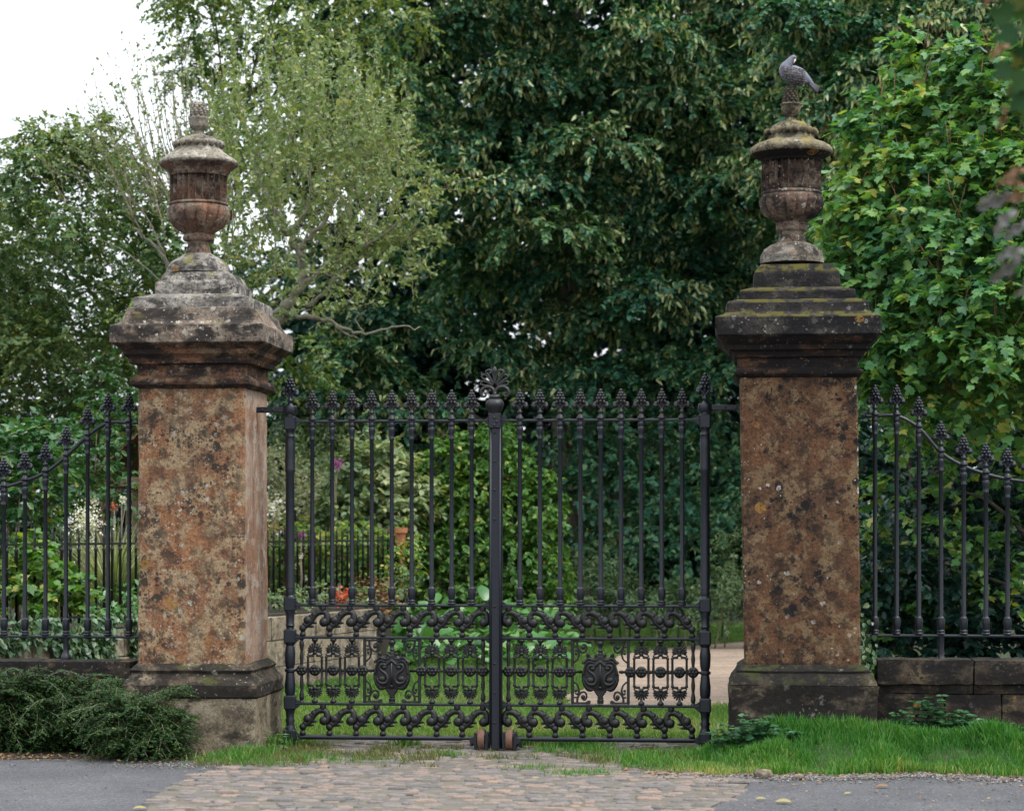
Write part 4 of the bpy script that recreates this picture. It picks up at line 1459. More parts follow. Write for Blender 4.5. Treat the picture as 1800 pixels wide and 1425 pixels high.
def fnoise(P, s, seed=0):
    return np.array([mnoise.noise(Vector((p[0] * s + seed, p[1] * s - seed, seed))) for p in P])


# verge grass
n = 85000
x = rng.uniform(XVL, 8.0, n) if False else XVL + (8.0 - XVL) * rng.random(n) ** 1.5
t = rng.random(n)
y = verge_edge(x) - .05 + (np.where(x > XRP - 1.1, .28, .0) - verge_edge(x)) * t
nn = fnoise(np.stack([x, y], 1), 2.2, 3)
fade = np.clip((x - XVL - .25) / 1.0, .12, 1)
keep = rng.random(n) < fade * np.clip(.95 + .6 * nn, .75, 1)
x, y, t, nn, fade = x[keep], y[keep], t[keep], nn[keep], fade[keep]
h = (.075 + .075 * rng.random(len(x))) * np.clip(.9 + nn * 1.1, .4, 1.55) * np.clip(.55 + t * 1.2, .5, 1.1) * (.32 + .68 * fade)
tint = np.clip(.35 - .45 * fnoise(np.stack([x, y], 1), 1.1, 6) + .25 * rng.normal(size=len(x)) + .5 * np.clip(.25 - t, 0, 1) * 1.6 + .25 * (1 - fade), 0, 1)
blades('verge_grass', np.stack([x, y, verge_z(x, y) - .005], 1), h, M['grass'], tint, .5, .9)
# thin grass and weeds at the foot of the gate
n = 42000
x = rng.uniform(-2.4, 2.3, n); y = rng.uniform(-1.15, .75, n)
nn = fnoise(np.stack([x, y * 2.0], 1), 2.6, 9) + .5 * fnoise(np.stack([x, y * 2], 1), 7, 5)
edge = np.clip(1 - np.abs(y + .12) / .75, 0, 1)
bias = -.10 + .42 * np.clip((np.abs(x) - .9) / 1.1, 0, 1) * (x < 0) + .25 * np.clip((x - 1.3) / .8, 0, 1) - .25 * (np.abs(x - .2) < .5)
keep = (nn + bias + .35 * edge - .28 > 0) & (rng.random(n) < .75) & ~((x < cl[0] + .62) & (y > -.16))
x, y = x[keep], y[keep]
h = .028 + .06 * rng.random(len(x)) ** 2
blades('gate_foot_grass', np.stack([x, y, np.zeros(len(x))], 1), h, M['drygrass'], np.clip(rng.beta(1.5, 2.2, len(x)) + .25 * (rng.random(len(x)) < .15), 0, 1), .75, 1.0)
# tufts against the posts and the left plinth
T = []
for (px, py, r, k, hh) in [(405, 1336, .22, 420, .10), (440, 1330, .16, 380, .13), (480, 1315, .18, 420, .15), (500, 1310, .10, 250, .14), (540, 1335, .2, 300, .08), (712, 1312, .10, 200, .11), (790, 1330, .12, 160, .08), (925, 1312, .12, 260, .13), (960, 1322, .10, 140, .09), (1010, 1312, .22, 500, .14), (1040, 1322, .18, 350, .10), (935, 1352, .15, 160, .07), (1000, 1362, .16, 200, .07), (1045, 1360, .13, 150, .07), (1120, 1335, .25, 600, .10), (1160, 1345, .3, 600, .09), (1200, 1330, .28, 700, .09), (455, 1342, .30, 420, .07), (620, 1338, .3, 260, .06)]:
    c = on_ground(px, py)
    q = rng.normal(scale=r * .55, size=(k, 2))
    T.append(np.stack([c[0] + q[:, 0] * 1.3, c[1] + q[:, 1], np.zeros(k), np.full(k, hh)], 1))
T = np.concatenate(T)
blades('grass_tufts', T[:, :3], T[:, 3] * rng.uniform(.45, 1.1, len(T)), M['grass'], np.clip(.5 + .25 * rng.normal(size=len(T)), 0, 1), .7, .9)
# lawn behind the gate (grass off the path)
n = 330000
d = 21.2 + 27 * rng.random(n) ** 1.15
px = rng.uniform(420, 1560, n)
P = CAM[None] + d[:, None] * (FW[None] + RT[None] * ((px - 900) / F)[:, None]); P[:, 2] = 0
keep = ~inside(P, PATHP) & ~((np.abs(P[:, 0]) < 1.8) & (P[:, 1] < 1.5))
P, d = P[keep], d[keep]
nn = fnoise(P[:, :2], .55, 4) + .6 * fnoise(P[:, :2], 2.1, 8)
keep = rng.random(len(P)) < np.clip(.75 + nn * .7, .1, 1)
P, d, nn = P[keep], d[keep], nn[keep]
near = np.clip((29 - d) / 6, 0, 1)
blades('lawn_grass', P, (.035 + .05 * rng.random(len(P))) * (1 + .3 * nn), M['lawn'], np.clip(.25 + .18 * rng.normal(size=len(P)) + .32 * near - nn * .35, 0, 1), .7, 1.5)

# ---- strip of soil between the verge and the asphalt
vs, fs = [], []
xs_ = np.linspace(XVL - .1, 9.2, 160)
for i, x in enumerate(xs_):
    e = float(verge_edge(x))
    o_ = .28 + .18 * nz((x, 0, 0), 1.7) + .07 * nz((x, 3, 0), 6)
    vs += [(x, e - o_, .0015), (x, e + .05, .004)]
for i in range(len(xs_) - 1): fs.append((2 * i, 2 * i + 2, 2 * i + 3, 2 * i + 1))
me = bpy.data.meshes.new('soil_strip'); me.from_pydata(vs, [], fs); me.materials.append(M['joint'])
o = bpy.data.objects.new('soil_strip', me); COL.objects.link(o); o['kind'] = 'structure'
# ---- loose chippings along the verge edge and by the apron
OCT = (np.array([(0, 0, 0), (.5, .45, 0), (.5, -.45, 0), (1, 0, 0), (.5, 0, .35), (.5, 0, -.35)]), [(0, 2, 4), (2, 3, 4), (3, 1, 4), (1, 0, 4), (0, 5, 2), (2, 5, 3), (3, 5, 1), (1, 5, 0)])
n = 7500
x = rng.uniform(XVL + .3, 7.5, n); y = verge_edge(x) - .02 - np.abs(rng.normal(scale=.21, size=n)); sz = .010 + .028 * rng.random(n) ** 2.5
n2 = 1600
xa = rng.uniform(-6, 5, n2); ya = rng.uniform(-4.4, -.3, n2); sa = .006 + .012 * rng.random(n2) ** 2
n3 = 900
c3 = on_ground(355, 1345); xb = c3[0] + rng.normal(scale=.45, size=n3); yb = c3[1] + rng.normal(scale=.16, size=n3); sb = .008 + .018 * rng.random(n3) ** 2
P = np.stack([np.concatenate([x, xa, xb]), np.concatenate([y, ya, yb]), np.full(n + n2 + n3, .004)], 1)
S_ = np.concatenate([sz, sa, sb])
D = rand_dirs(rng, len(P)); D[:, 2] *= .2
o = leaf_mesh('loose_chippings', P, D, UP + .3 * rand_dirs(rng, len(P)), S_, OCT, M['chips'], np.clip(rng.beta(2, 1.6, len(P)), 0, 1)); o['kind'] = 'stuff'
o.data.polygons.foreach_set('use_smooth', np.zeros(len(o.data.polygons), bool))
# leaf litter and soil strip under the shrub and the verge edge
n = 3000
x = np.concatenate([rng.uniform(-6, -2.0, 1200), rng.uniform(XVL, 7, 1400), rng.uniform(1.8, 6.5, 400)])
y = np.concatenate([-.55 + rng.normal(scale=.14, size=1200), verge_edge(x[1200:2600]) - .04 + rng.normal(scale=.10, size=1400), rng.uniform(-5, -1.4, 400)])
P = np.stack([x, y, np.full(n, .006) + .01 * rng.random(n)], 1)
D = rand_dirs(rng, n); D[:, 2] *= .25
o = leaf_mesh('leaf_litter', P, D, UP + .5 * rand_dirs(rng, n), .012 + .03 * rng.random(n), OVAL, M['dead'], rng.random(n)); o['kind'] = 'stuff'

# ---- bare soil under the trailing shrub, its contact shadow put into the dark colour
xs_ = np.linspace(-9.5, XLP + 1.0, 120)
vs, fs = [], []
for x in xs_:
    e = -.62 + .14 * nz((x, 1, 0), 1.4) + .07 * nz((x, 2, 0), 5) + .35 * max(0, (x - XLP - .2))
    vs += [(x, e, .0015), (x, .3 if x < XLP else -.05, .004)]
for i in range(len(xs_) - 1): fs.append((2 * i, 2 * i + 2, 2 * i + 3, 2 * i + 1))
me = bpy.data.meshes.new('soil_bed_shade'); me.from_pydata(vs, [], fs); me.materials.append(M['soil'])
o = bpy.data.objects.new('soil_bed_shade', me); COL.objects.link(o); o['kind'] = 'structure'
# ---- single fallen leaves and stones
for (px, py, mat, sz, lab, ang) in [
        (1430, 1349, 'dead', .12, 'pale tan fallen leaf at the verge edge below the dark pillar', .3),
        (1450, 1378, 'dead', .085, 'small red brown fallen leaf on the right asphalt', 1.9),
        (1338, 1406, 'fallen_y', .10, 'short yellow leaf lying on the right asphalt beside the cobbles', .1),
        (1378, 1411, 'fallen_y', .15, 'long yellow leaf lying on the right asphalt', -.2),
        (1493, 1397, 'fallen_y', .09, 'faint straw leaf on the right asphalt, beyond the long yellow one', .6),
        (1552, 1384, 'dead', .13, 'dark curled brown leaf on the right asphalt near the verge', .2),
        (1750, 1353, 'dead', .12, 'brown leaf at the verge edge near the right border of the view', 1.0),
        (888, 1339, 'dead', .10, 'orange brown leaf lying before the meeting post of the gate', .5),
        (1168, 1362, 'dead', .13, 'crumpled brown leaf in the grass at the verge corner', .2),
        (942, 1369, 'fallen_y', .075, 'pale green leaf scrap on the cobbles below the gate', .1),
        (126, 1326, 'fallen_y', .07, 'yellow leaf on the asphalt under the dark shrub', .5),
        (273, 1324, 'dead', .07, 'rusty leaf on the asphalt under the tip of the dark shrub', .9),
        (246, 1423, 'fallen_y', .12, 'pale green leaf on the left asphalt beside the cobbles', .2)]:
    c = on_ground(px, py)
    D = np.array([[math.cos(ang), math.sin(ang) * .8, .04]]); N = np.array([[-.10, -.22, .97]])
    o = leaf_mesh('fallen_leaf', np.array([[-sz / 2, 0, .006]]), D, N, sz, (grid_leaf(.27, 6, .16, .14)), M[mat], [.75 if mat == 'dead' and 'tan' in lab else (.5 if 'orange' not in lab and 'rusty' not in lab else .6)])
    o.location = (c[0], c[1], .006); o.scale = (.8, .8, .8)
    tag(o, lab, 'leaf', 'fallen leaves')
for (px, py, s_, lab) in [(1342, 1366, (.15, .10, .085), 'pale tan stone lying at the verge edge'), (1404, 1369, (.10, .07, .05), 'small pale stone among chippings beside the right asphalt')]:
    c = on_ground(px, py)
    mb = MB(); rough_box(mb, (c[0], c[1], s_[2] * .35), s_, .03, .012, min(s_) * .42, 3.3)
    mb.v = [(p[0] - c[0], p[1] - c[1], p[2]) for p in mb.v]
    o = mb.build('loose_stone', M['base_pale'], None, (c[0], c[1], 0)); tag(o, lab, 'stone', 'loose stones')
# ------------------------------------------------------------------ garden behind: wall, railing, shed, pot
FA, FB = -14.08, .3617
TL = (FB * RT + FW) / math.hypot(FB, 1)          # direction of the garden railing, away from us
NL = (RT - FB * FW) / math.hypot(FB, 1)          # towards the lawn


def fl(d, off=0.0, z=0.0):
    p = CAM + FW * d + RT * (FA + FB * d) + NL * off
    return np.array([p[0], p[1], z])


def line_root(name, d0, lab, cat, off=0):
    p = fl(d0, off)
    ang = math.atan2(TL[1], TL[0])
    return empty(name, tuple(p), ang, lab, cat)


d0 = 21.0
PER = math.hypot(FB, 1)          # metres along the line per metre of depth
# retaining wall
L_ = (31.6 - d0) * PER
root = line_root('garden_wall', d0, 'pale stone garden wall under the small railing, seen through the left gate leaf', 'wall', .85)
r_ = random.Random(4)
mb = MB()
z = -.05
for k, h in enumerate((.34, .33, .29)):
    x = -r_.uniform(0, .4)
    while x < L_:
        w = r_.uniform(.28, .62)
        w2 = min(w, L_ - x)
        rough_box(mb, (x + w2 / 2, .16 + r_.uniform(-.01, .01), z + h / 2), (w2 - .008, .32, h - .007), .10, .006, .008, r_.random() * 9)
        x += w
    z += h
smooth_by_angle(mb.build('stone_courses', M['pale_stone'], root), 30)
# raised bed behind the wall
q = [fl(d0 - 3, .70) + np.array([-40, -6, 0]), fl(d0 - 3, .70), fl(31.5, .70), fl(33.5, .2), fl(36, -1.0), fl(36, -9), fl(44, -50)]
me = bpy.data.meshes.new('raised_bed'); nq = len(q)
me.from_pydata([(p[0], p[1], .93) for p in q] + [(p[0], p[1], -.1) for p in q], [], [tuple(range(nq))] + [(i, (i + 1) % nq, nq + (i + 1) % nq, nq + i) for i in range(nq)])
me.materials.append(M['soil']); o = bpy.data.objects.new('raised_bed', me); COL.objects.link(o); o['kind'] = 'structure'
# small black railing on the bed
root = line_root('garden_railing', d0, 'low black railing with spear points on the raised flower bed', 'railing')
L_ = (34 - d0) * PER
nb = 76
for i in range(nb):
    x = i * L_ / (nb - 1)
    mb = MB()
    mb.lathe([(.0165, 0), (.0165, .80), (.022, .815), (.022, .83), (.014, .84), (.014, .93), (.016, .945), (.016, .955), (.010, .97), (.011, 1.0), (.002, 1.08)], n=6)
    mb.build('bar', M['iron_garden'], root, (x, 0, .95)) if i == 0 else None
    if i == 0:
        gb = [c for c in root.children if c.name.startswith('bar')][0]
    else:
        put(gb, root, (x, 0, .95))
for zz in (1.02, 1.835):
    mb = MB(); mb.box((L_ / 2, 0, zz), (L_ + .1, .035, .026))
    mb.build('rail', M['iron_garden'], root)
for x in (L_ * .60, L_):
    mb = MB()
    mb.lathe([(.030, 0), (.030, 1.10), (.040, 1.115), (.032, 1.13), (.020, 1.17), (.026, 1.20), (.004, 1.25)], n=8)
    mb.build('post', M['iron_garden'], root, (x, -.0, .93))
mb = MB()
mb.tube(smooth_path([(L_ + .02, 0, 1.78), (L_ + .10, 0, 1.70), (L_ + .19, 0, 1.52), (L_ + .22, 0, 1.30), (L_ + .20, 0, 1.0)], 4), .035, 6)
mb.build('end_stay', M['iron_garden'], root)
# terracotta pot at the end of the railing
p = atd(699, 1000, 34.6)
root = empty('terracotta_pot', (p[0], p[1], .93), 0, 'tall terracotta pot by the end of the garden railing', 'pot')
zt = atd(699, 927, 34.6)[2] - .93
mb = MB(); mb.lathe([(.075, 0), (.085, .05), (.105, .5 * zt), (.125, zt - .10), (.130, zt - .09), (.150, zt - .08), (.155, zt), (.13, zt), (.12, zt - .06)], n=18)
o = mb.build('pot_body', M['terracotta'], root); smooth_by_angle(o, 40)
# open timber shelter with a tiled roof, mostly behind the left pillar
DS = 32.0
e0 = atd(192, 852, DS); rg = atd(292, 762, DS); e1 = atd(392, 852, DS)
root = empty('garden_shelter', (rg[0], rg[1], .93), 0, 'old tiled timber shelter half hidden behind the red pillar', 'shelter')
ox, oy, oz = rg[0], rg[1], .93
mb = MB()
for sg, e in ((-1, e0), (1, e1)):
    A = np.array([0, 0, rg[2] - oz]); B = np.array([e[0] - ox, 0, e[2] - oz])
    n_r = 9
    for k in range(n_r):
        t0, t1 = k / n_r, (k + 1.12) / n_r
        a = A + (B - A) * t0; b = A + (B - A) * t1
        dn = np.array([-(B - A)[2] * sg, 0, (B - A)[0] * sg]); dn /= np.linalg.norm(dn)
        if dn[2] < 0: dn = -dn
        yy = -1.3
        while yy < 1.3:
            w = .17
            lift = .012 + random.Random(k * 31 + int(yy * 100) + sg).uniform(0, .018)
            j = random.Random(k * 7 + int(yy * 50)).uniform(-.02, .02)
            p0, p1 = a + dn * .005, b + dn * lift + (B - A) / np.linalg.norm(B - A) * j
            v_ = [(p0[0], yy, p0[2]), (p0[0], yy + w - .008, p0[2]), (p1[0], yy + w - .008, p1[2]), (p1[0], yy, p1[2])]
            v2 = [(q_[0] - dn[0] * .02, q_[1], q_[2] - dn[2] * .02) for q_ in v_]
            mb.add(v_ + v2, [(0, 1, 2, 3), (7, 6, 5, 4), (0, 4, 5, 1), (1, 5, 6, 2), (2, 6, 7, 3), (3, 7, 4, 0)], False)
            yy += w
mb.tube([(0, -1.32, rg[2] - oz + .02), (0, 1.32, rg[2] - oz + .02)], .07, 8)
mb.build('roof', M['tile'], root)
for sg in (-1, 1):
    for yy in (-1.0, 1.0):
        mb = MB(); x = sg * .68; zt = e0[2] - oz
        mb.box((x, yy, zt / 2 - .1), (.13, .13, zt + .1), .01)
        mb.build('post', M['oak'], root)
        mb = MB(); mb.tube([(x, yy, zt - .42), (x - sg * .32, yy, zt - .05)], .045, 4)
        mb.build('brace', M['oak'], root)
    mb = MB(); mb.box((sg * .68, 0, e0[2] - oz + .01), (.12, 2.4, .12), .01); mb.build('wall_plate', M['oak'], root)
for yy in (-1.05, 1.05):
    mb = MB(); mb.box((0, yy, e0[2] - oz + .02), (1.62, .10, .13), .01); mb.build('tie_beam', M['oak'], root)

# ------------------------------------------------------------------ wood pigeon on the right urn
pz = at(1400, 162 + 0, YC)
KP = 20.35 / F
root = empty('pigeon', (pz[0], YC, pz[2] - .03), 0, 'grey pigeon preening on top of the right urn', 'bird')
Q = lambda x, y, dy=0: np.array([(x - 1400) * KP, dy, (162 - y) * KP + .03])
KZ = 110 / 980          # zoom pixels -> photo pixels
q = lambda x, y, dy=0: Q(1350 + x * KZ, 80 + y * KZ, dy)
spine = [(720, 640), (660, 590), (590, 540), (500, 490), (410, 460), (330, 440), (285, 400), (280, 345), (310, 300), (345, 250), (375, 212), (400, 195), (425, 205), (440, 222)]
rads = [.010, .026, .048, .072, .082, .078, .066, .055, .044, .034, .027, .026, .018, .004]
C_ = smooth_path([q(x, y) for x, y in spine], 3)
rr = np.interp(np.linspace(0, 1, len(C_)), np.linspace(0, 1, len(rads)), rads)
mb = MB(); mb.tube(C_, rr, 16, .92)
body = mb.build('body', M['feather'], root)
# wing: overlapping feathers
tp = []
mbw = MB()
rgp = random.Random(2)
for rowi in range(8):
    for k in range(9):
        x = 235 + rowi * 44 + rgp.uniform(-8, 8); y = 350 + k * 31 + rowi * 10 + rgp.uniform(-6, 6)
        # stay inside the side of the body
        dx, dy = (x - 420) / 240, (y - 470 - (x - 420) * .22) / 150
        if dx * dx + dy * dy > 1: continue
        dep = -math.sqrt(max(0, 1 - dx * dx * .8 - dy * dy)) * .080 - .004
        c = q(x, y, dep)
        mbw.blob(tuple(c), (.021, .006, .015), 7, 5, Matrix.Rotation(.5, 3, 'Y') @ Matrix.Rotation(.25 * dx, 3, 'Z'))
m_, nt_, b_ = new_mat('wing feathers'); g = NT(nt_); v = g.coord()
n_ = g.noise(v, 38, 3, .6).outputs['Fac']
g.link(g.ramp(n_, [(.38, (.030, .026, .030)), (.66, (.120, .110, .118))]), b_.inputs['Base Color']); b_.inputs['Roughness'].default_value = .7
mbw.build('wing_coverts', m_, root)
mb = MB()
for k in range(5):
    a, b = q(520 + k * 10, 560 - k * 12, -.055 + k * .012), q(640 + k * 18, 600 + k * 2, -.03 + k * .01)
    mb.tube([a, (a + b) / 2, b], [.012, .014, .005], 6, .5)
mb.build('flight_feathers', m_, root)
mb = MB()
for k in range(5):
    a, b = q(620, 580, -.02 + k * .010), q(770 + k * 10, 760 - k * 26, -.022 + k * .012)
    mb.tube([a, (a + b) / 2, b], [.010, .014, .012], 5, .4)
m2 = plain('dark tail feathers', (.045, .042, .052), .7, .2, 50)
mb.build('tail', m2, root)
mb = MB()
a, b = q(425, 225, -.010), q(402, 292, -.030)
mb.tube([a, (a + b) / 2, b], [.009, .007, .002], 7)
mb.build('beak', plain('pale beak', (.55, .42, .36), .5, .1), root)
mb = MB(); mb.blob(tuple(q(418, 196, -.024)), .0045, 8, 6); mb.build('eye', plain('dark eye', (.02, .02, .02), .2, .05), root)
mleg = plain('pink feet', (.30, .12, .10), .7, .1)
for dy in (-.018, .018):
    mb = MB()
    f0 = q(385, 600, dy); f1 = np.array([f0[0] - .002, dy, .004])
    mb.tube([f0, f1], .0055, 6)
    for t_ in (-.5, 0, .5):
        mb.tube([f1, f1 + np.array([-.024 * math.cos(t_), .022 * math.sin(t_), -.006])], [.0045, .003], 5)
    mb.tube([f1, f1 + np.array([.014, 0, -.006])], [.0045, .003], 5)
    mb.build('leg', mleg, root)
# ------------------------------------------------------------------ trees and plants
rng = np.random.default_rng(77)


def trunk_mesh(paths, mat, root, name='trunk', n=8):
    """paths: list of (points, r0, r1)"""
    mb = MB()
    for pts, r0, r1 in paths:
        sp = smooth_path(pts, 4)
        k = len(sp)
        rr = r0 + (r1 - r0) * np.linspace(0, 1, k) ** .8
        rr = rr * (1 + .06 * np.sin(np.arange(k) * 2.1))
        mb.tube(sp, rr, n)
    return mb.build(name, M[mat] if isinstance(mat, str) else mat, root)


def limbs_to(base, top, targets, r0, rg_, k=10):
    """a trunk from base to top with limbs reaching to some of the targets"""
    base, top = np.asarray(base, float), np.asarray(top, float)
    h = top - base
    pts = [base + h * t + np.array([rg_.normal() * .12, rg_.normal() * .12, 0]) * (t > 0) for t in np.linspace(0, 1, 6)]
    out = [(pts, r0, r0 * .2)]
    idx = rg_.choice(len(targets), min(k, len(targets)), replace=False)
    for i in idx:
        T = np.asarray(targets[i])
        t = np.clip((T[2] - base[2]) / h[2] - .12, .15, .92)
        A = base + h * t
        mid = A * .5 + T * .5 + np.array([0, 0, .35])
        out.append(([A, A * .7 + mid * .3 + np.array([0, 0, .1]), mid, T], r0 * (.42 - .25 * t), .012))
    return out


def crown_from_pads(rg_, pads, nsp, nl, L, size, droop=.4, lo=.55, upper=.25, jit=.32, flatn=1.0):
    """pads: (centre, radii, weight). returns arrays for leaf_mesh"""
    P, D, N, S, pid = [], [], [], [], []
    for i, (c, r, wt) in enumerate(pads):
        k = max(3, int(nsp * wt))
        o, out = pad(rg_, c, r, k, lo, upper)
        k = len(o)
        dirs = nrm(out * np.array([1, 1, .45]) + rg_.normal(scale=.35, size=(k, 3)))
        p, d, n_ = sprays(rg_, o, dirs, L * rg_.uniform(.6, 1.3, k), nl, droop, out=out, jit=jit, flatn=flatn)
        P.append(p); D.append(d); N.append(n_)
        S.append(size * rg_.uniform(.65, 1.2, len(p)))
        pid.append(np.full(len(p), i))
    return np.concatenate(P), np.concatenate(D), np.concatenate(N), np.concatenate(S), np.concatenate(pid)


def px_pad(px, py, rx, rz, d, ry=None, wt=1.0):
    k = d / F
    return (atd(px, py, d), np.array([rx * k, (ry if ry else max(rx, rz) * k * .9), rz * k]), wt)


def make_tree(name, label, cat, group, pads, base, top, r0, tmpl, mat, nsp, nl, L, size, tint_mu=.5, tint_sd=.2, droop=.4, upper=.25, lo=.55, limbs=10, bark='bark', bracts=None, jit=.32, seed=0, flatn=1.0):
    rg_ = np.random.default_rng(1000 + seed)
    root = empty(name, tuple(base), 0, label, cat, group)
    off = np.asarray(base, float)
    pads = [(c - off, r, w) for c, r, w in pads]
    if limbs > 0:
        trunk_mesh(limbs_to((0, 0, -.05), np.asarray(top) - off, [c for c, r, w in pads], r0, rg_, limbs), bark, root)
    else:
        for c, r, w in pads:
            a = np.array([c[0] * .85, c[1] * .9, 0.0])
            if c[2] < .04: a = c - np.array([0, 0, .12])
            trunk_mesh([([a, a * .45 + c * .55 + rg_.normal(scale=.03, size=3), c], min(.018, r0), .004)], bark, root, 'stem', 5)
    P, D, N, S, pid = crown_from_pads(rg_, pads, nsp, nl, L, size, droop, lo, upper, jit, flatn)
    ptint = rg_.normal(scale=.12, size=len(pads))
    tint = np.clip(tint_mu + tint_sd * rg_.normal(size=len(P)) + ptint[pid], 0, 1)
    mats = [M[mat]]
    leaf_mesh('crown', P, D, N, S, tmpl, mats, tint, root)
    if bracts is not None:
        m, frac, sz = bracts
        wts = np.array([w for c, r, w in pads])
        clus = np.array([mnoise.noise(Vector(p_ * 1.1)) for p_ in (P[::22] + off)]); clus = np.repeat(clus, 22)[:len(P)]
        clus = np.concatenate([clus, np.zeros(max(0, len(P) - len(clus)))])
        sel = rg_.random(len(P)) < frac * np.clip(.6 + 3.0 * clus, 0.02, 2.2) * np.clip(wts[pid] * 1.0, .15, 1.6) * (P[:, 2] > 0)
        q = P[sel] + rg_.normal(scale=.02, size=(sel.sum(), 3))
        dd = nrm(rg_.normal(scale=.45, size=q.shape) - UP * 1.0 + D[sel] * .5)
        nn_ = rand_dirs(rg_, len(q)); nn_[:, 1] -= .6
        leaf_mesh('bracts', q, dd, nn_, sz * rg_.uniform(.7, 1.25, len(q)), STRIPB, [M[m]], rg_.random(len(q)), root)
    return root


STRIPB = (STRIP[0] * np.array([1, 1.9, 1]), STRIP[1])
# ---- the big limes behind the gate
def region_pads(rg_, poly, d0, d1, n, r0, r1, flat=.55, wt=(0.7, 1.2)):
    P = []
    xs = [p[0] for p in poly]; ys = [p[1] for p in poly]
    while len(P) < n:
        px, py = rg_.uniform(min(xs), max(xs)), rg_.uniform(min(ys), max(ys))
        if not inside(np.array([[px, py]]), poly)[0]: continue
        d = rg_.uniform(d0, d1); r = rg_.uniform(r0, r1)
        P.append(px_pad(px, py, r, r * flat * rg_.uniform(.8, 1.3), d, None, rg_.uniform(*wt)))
    return P


rg1 = np.random.default_rng(5)
front = [(870, 30, 75, 45), (1000, 95, 85, 45), (905, 225, 85, 55), (770, 262, 80, 50), (1050, 255, 75, 50), (1200, 175, 90, 70), (1010, 330, 80, 45), (965, 410, 90, 45), (1150, 70, 85, 55),
         (1245, 110, 60, 60), (1040, 175, 75, 40), (920, 140, 70, 40), (1090, 150, 70, 40), (860, 310, 75, 40), (1230, 260, 60, 60), (1130, 320, 70, 40), (1240, 350, 80, 50), (1000, 480, 75, 50),
         (1020, 560, 65, 55), (930, 330, 70, 45), (690, 670, 80, 35), (720, 720, 90, 40), (800, 800, 60, 50), (740, 310, 70, 40), (830, 255, 60, 40), (1290, 30, 70, 50), (1300, 330, 60, 50), (1290, 420, 60, 50),
         (1200, 450, 60, 40), (1150, 520, 60, 40), (1270, 520, 60, 45), (1290, 640, 50, 60), (1100, 560, 60, 40), (650, 560, 60, 40), (620, 640, 60, 50), (570, 700, 60, 50), (760, 60, 70, 45), (700, 150, 60, 45), (940, -40, 90, 50), (1100, -30, 90, 50), (790, 430, 60, 35), (850, 480, 60, 35),
         (1180, 640, 60, 45), (1060, 660, 60, 40), (960, 640, 60, 35), (860, 620, 60, 35)]
pads = [px_pad(x, y, rx * 1.08, rz * .62, rg1.uniform(40.0, 43.0), None, 1.3 if y < 600 else .9) for x, y, rx, rz in front]
pads += region_pads(rg1, [(560, -120), (1400, -120), (1400, 700), (1300, 960), (1000, 960), (940, 720), (540, 740), (520, 500), (700, 300), (640, 60)], 46, 50, 62, 60, 100, .36, (.5, .9)) + region_pads(rg1, [(540, -640), (1450, -640), (1450, -110), (540, -110)], 41.5, 50, 90, 110, 180, .45, (.7, 1.0))  # second set: pads above the view, added to shade the boughs below
lime_base = atd(1010, 1090, 49); lime_base[2] = -.02
make_tree('lime_tree', 'huge dark green lime tree with drooping pale flower bracts filling the view behind the gate', 'tree', 'trees behind the garden', pads, lime_base, atd(1000, -250, 49), .45, HEART, 'lime', 92, 24, .46, .098, .50, .24, .45, .55, .45, 30, 'bark', ('bract', .17, .14), seed=1, flatn=1.3)
# lime tree behind, crown shade put into its darker leaf colour
pads = region_pads(rg1, [(480, -520), (1500, -520), (1500, 1000), (900, 1000), (850, 760), (520, 760), (500, 400), (600, 100)], 51.5, 57, 190, 90, 170, .6)  # the pads above the view are added for shade as well
tb = atd(760, 1090, 55); tb[2] = -.02
make_tree('lime_tree', 'shadowy lime tree standing behind the huge one, seen as dark leaves with sky specks', 'tree', 'trees behind the garden', pads, tb, atd(760, -250, 55), .4, HEART, 'lime_shaded', 44, 20, .85, .19, .45, .25, .5, .3, .4, 10, 'bark', seed=2)
# lime on the right behind the sycamore
front = [(1420, 90, 70, 60), (1500, 40, 80, 60), (1590, 60, 80, 60), (1680, 40, 80, 60), (1760, 20, 80, 60), (1440, 190, 60, 60), (1540, 140, 70, 60), (1640, 130, 80, 60), (1740, 110, 80, 60), (1480, 270, 60, 60), (1400, 300, 40, 40), (1490, 330, 60, 50), (1400, 30, 60, 50), (1560, -40, 90, 60), (1700, -50, 90, 60), (1840, 60, 80, 80), (1480, 400, 60, 50), (1560, 240, 80, 70), (1700, 210, 90, 70), (1500, 480, 60, 60), (1850, -40, 80, 60), (1940, 40, 80, 80)]
pads = [px_pad(x, y, rx, rz * .6, rg1.uniform(36, 38.5), None, 1.3) for x, y, rx, rz in front]
pads += region_pads(rg1, [(1370, -120), (2050, -120), (2050, 700), (1480, 700), (1400, 400)], 39, 43, 60, 70, 120, .6, (.6, .9))
tb = atd(1680, 1090, 41.5); tb[2] = -.02
make_tree('lime_tree', 'lime tree with many pale bracts behind the right pillar and pigeon', 'tree', 'trees behind the garden', pads, tb, atd(1680, -250, 41.5), .38, HEART, 'lime', 88, 22, .46, .095, .60, .24, .45, .55, .5, 12, 'bark', ('bract', .26, .14), seed=3, flatn=1.4)

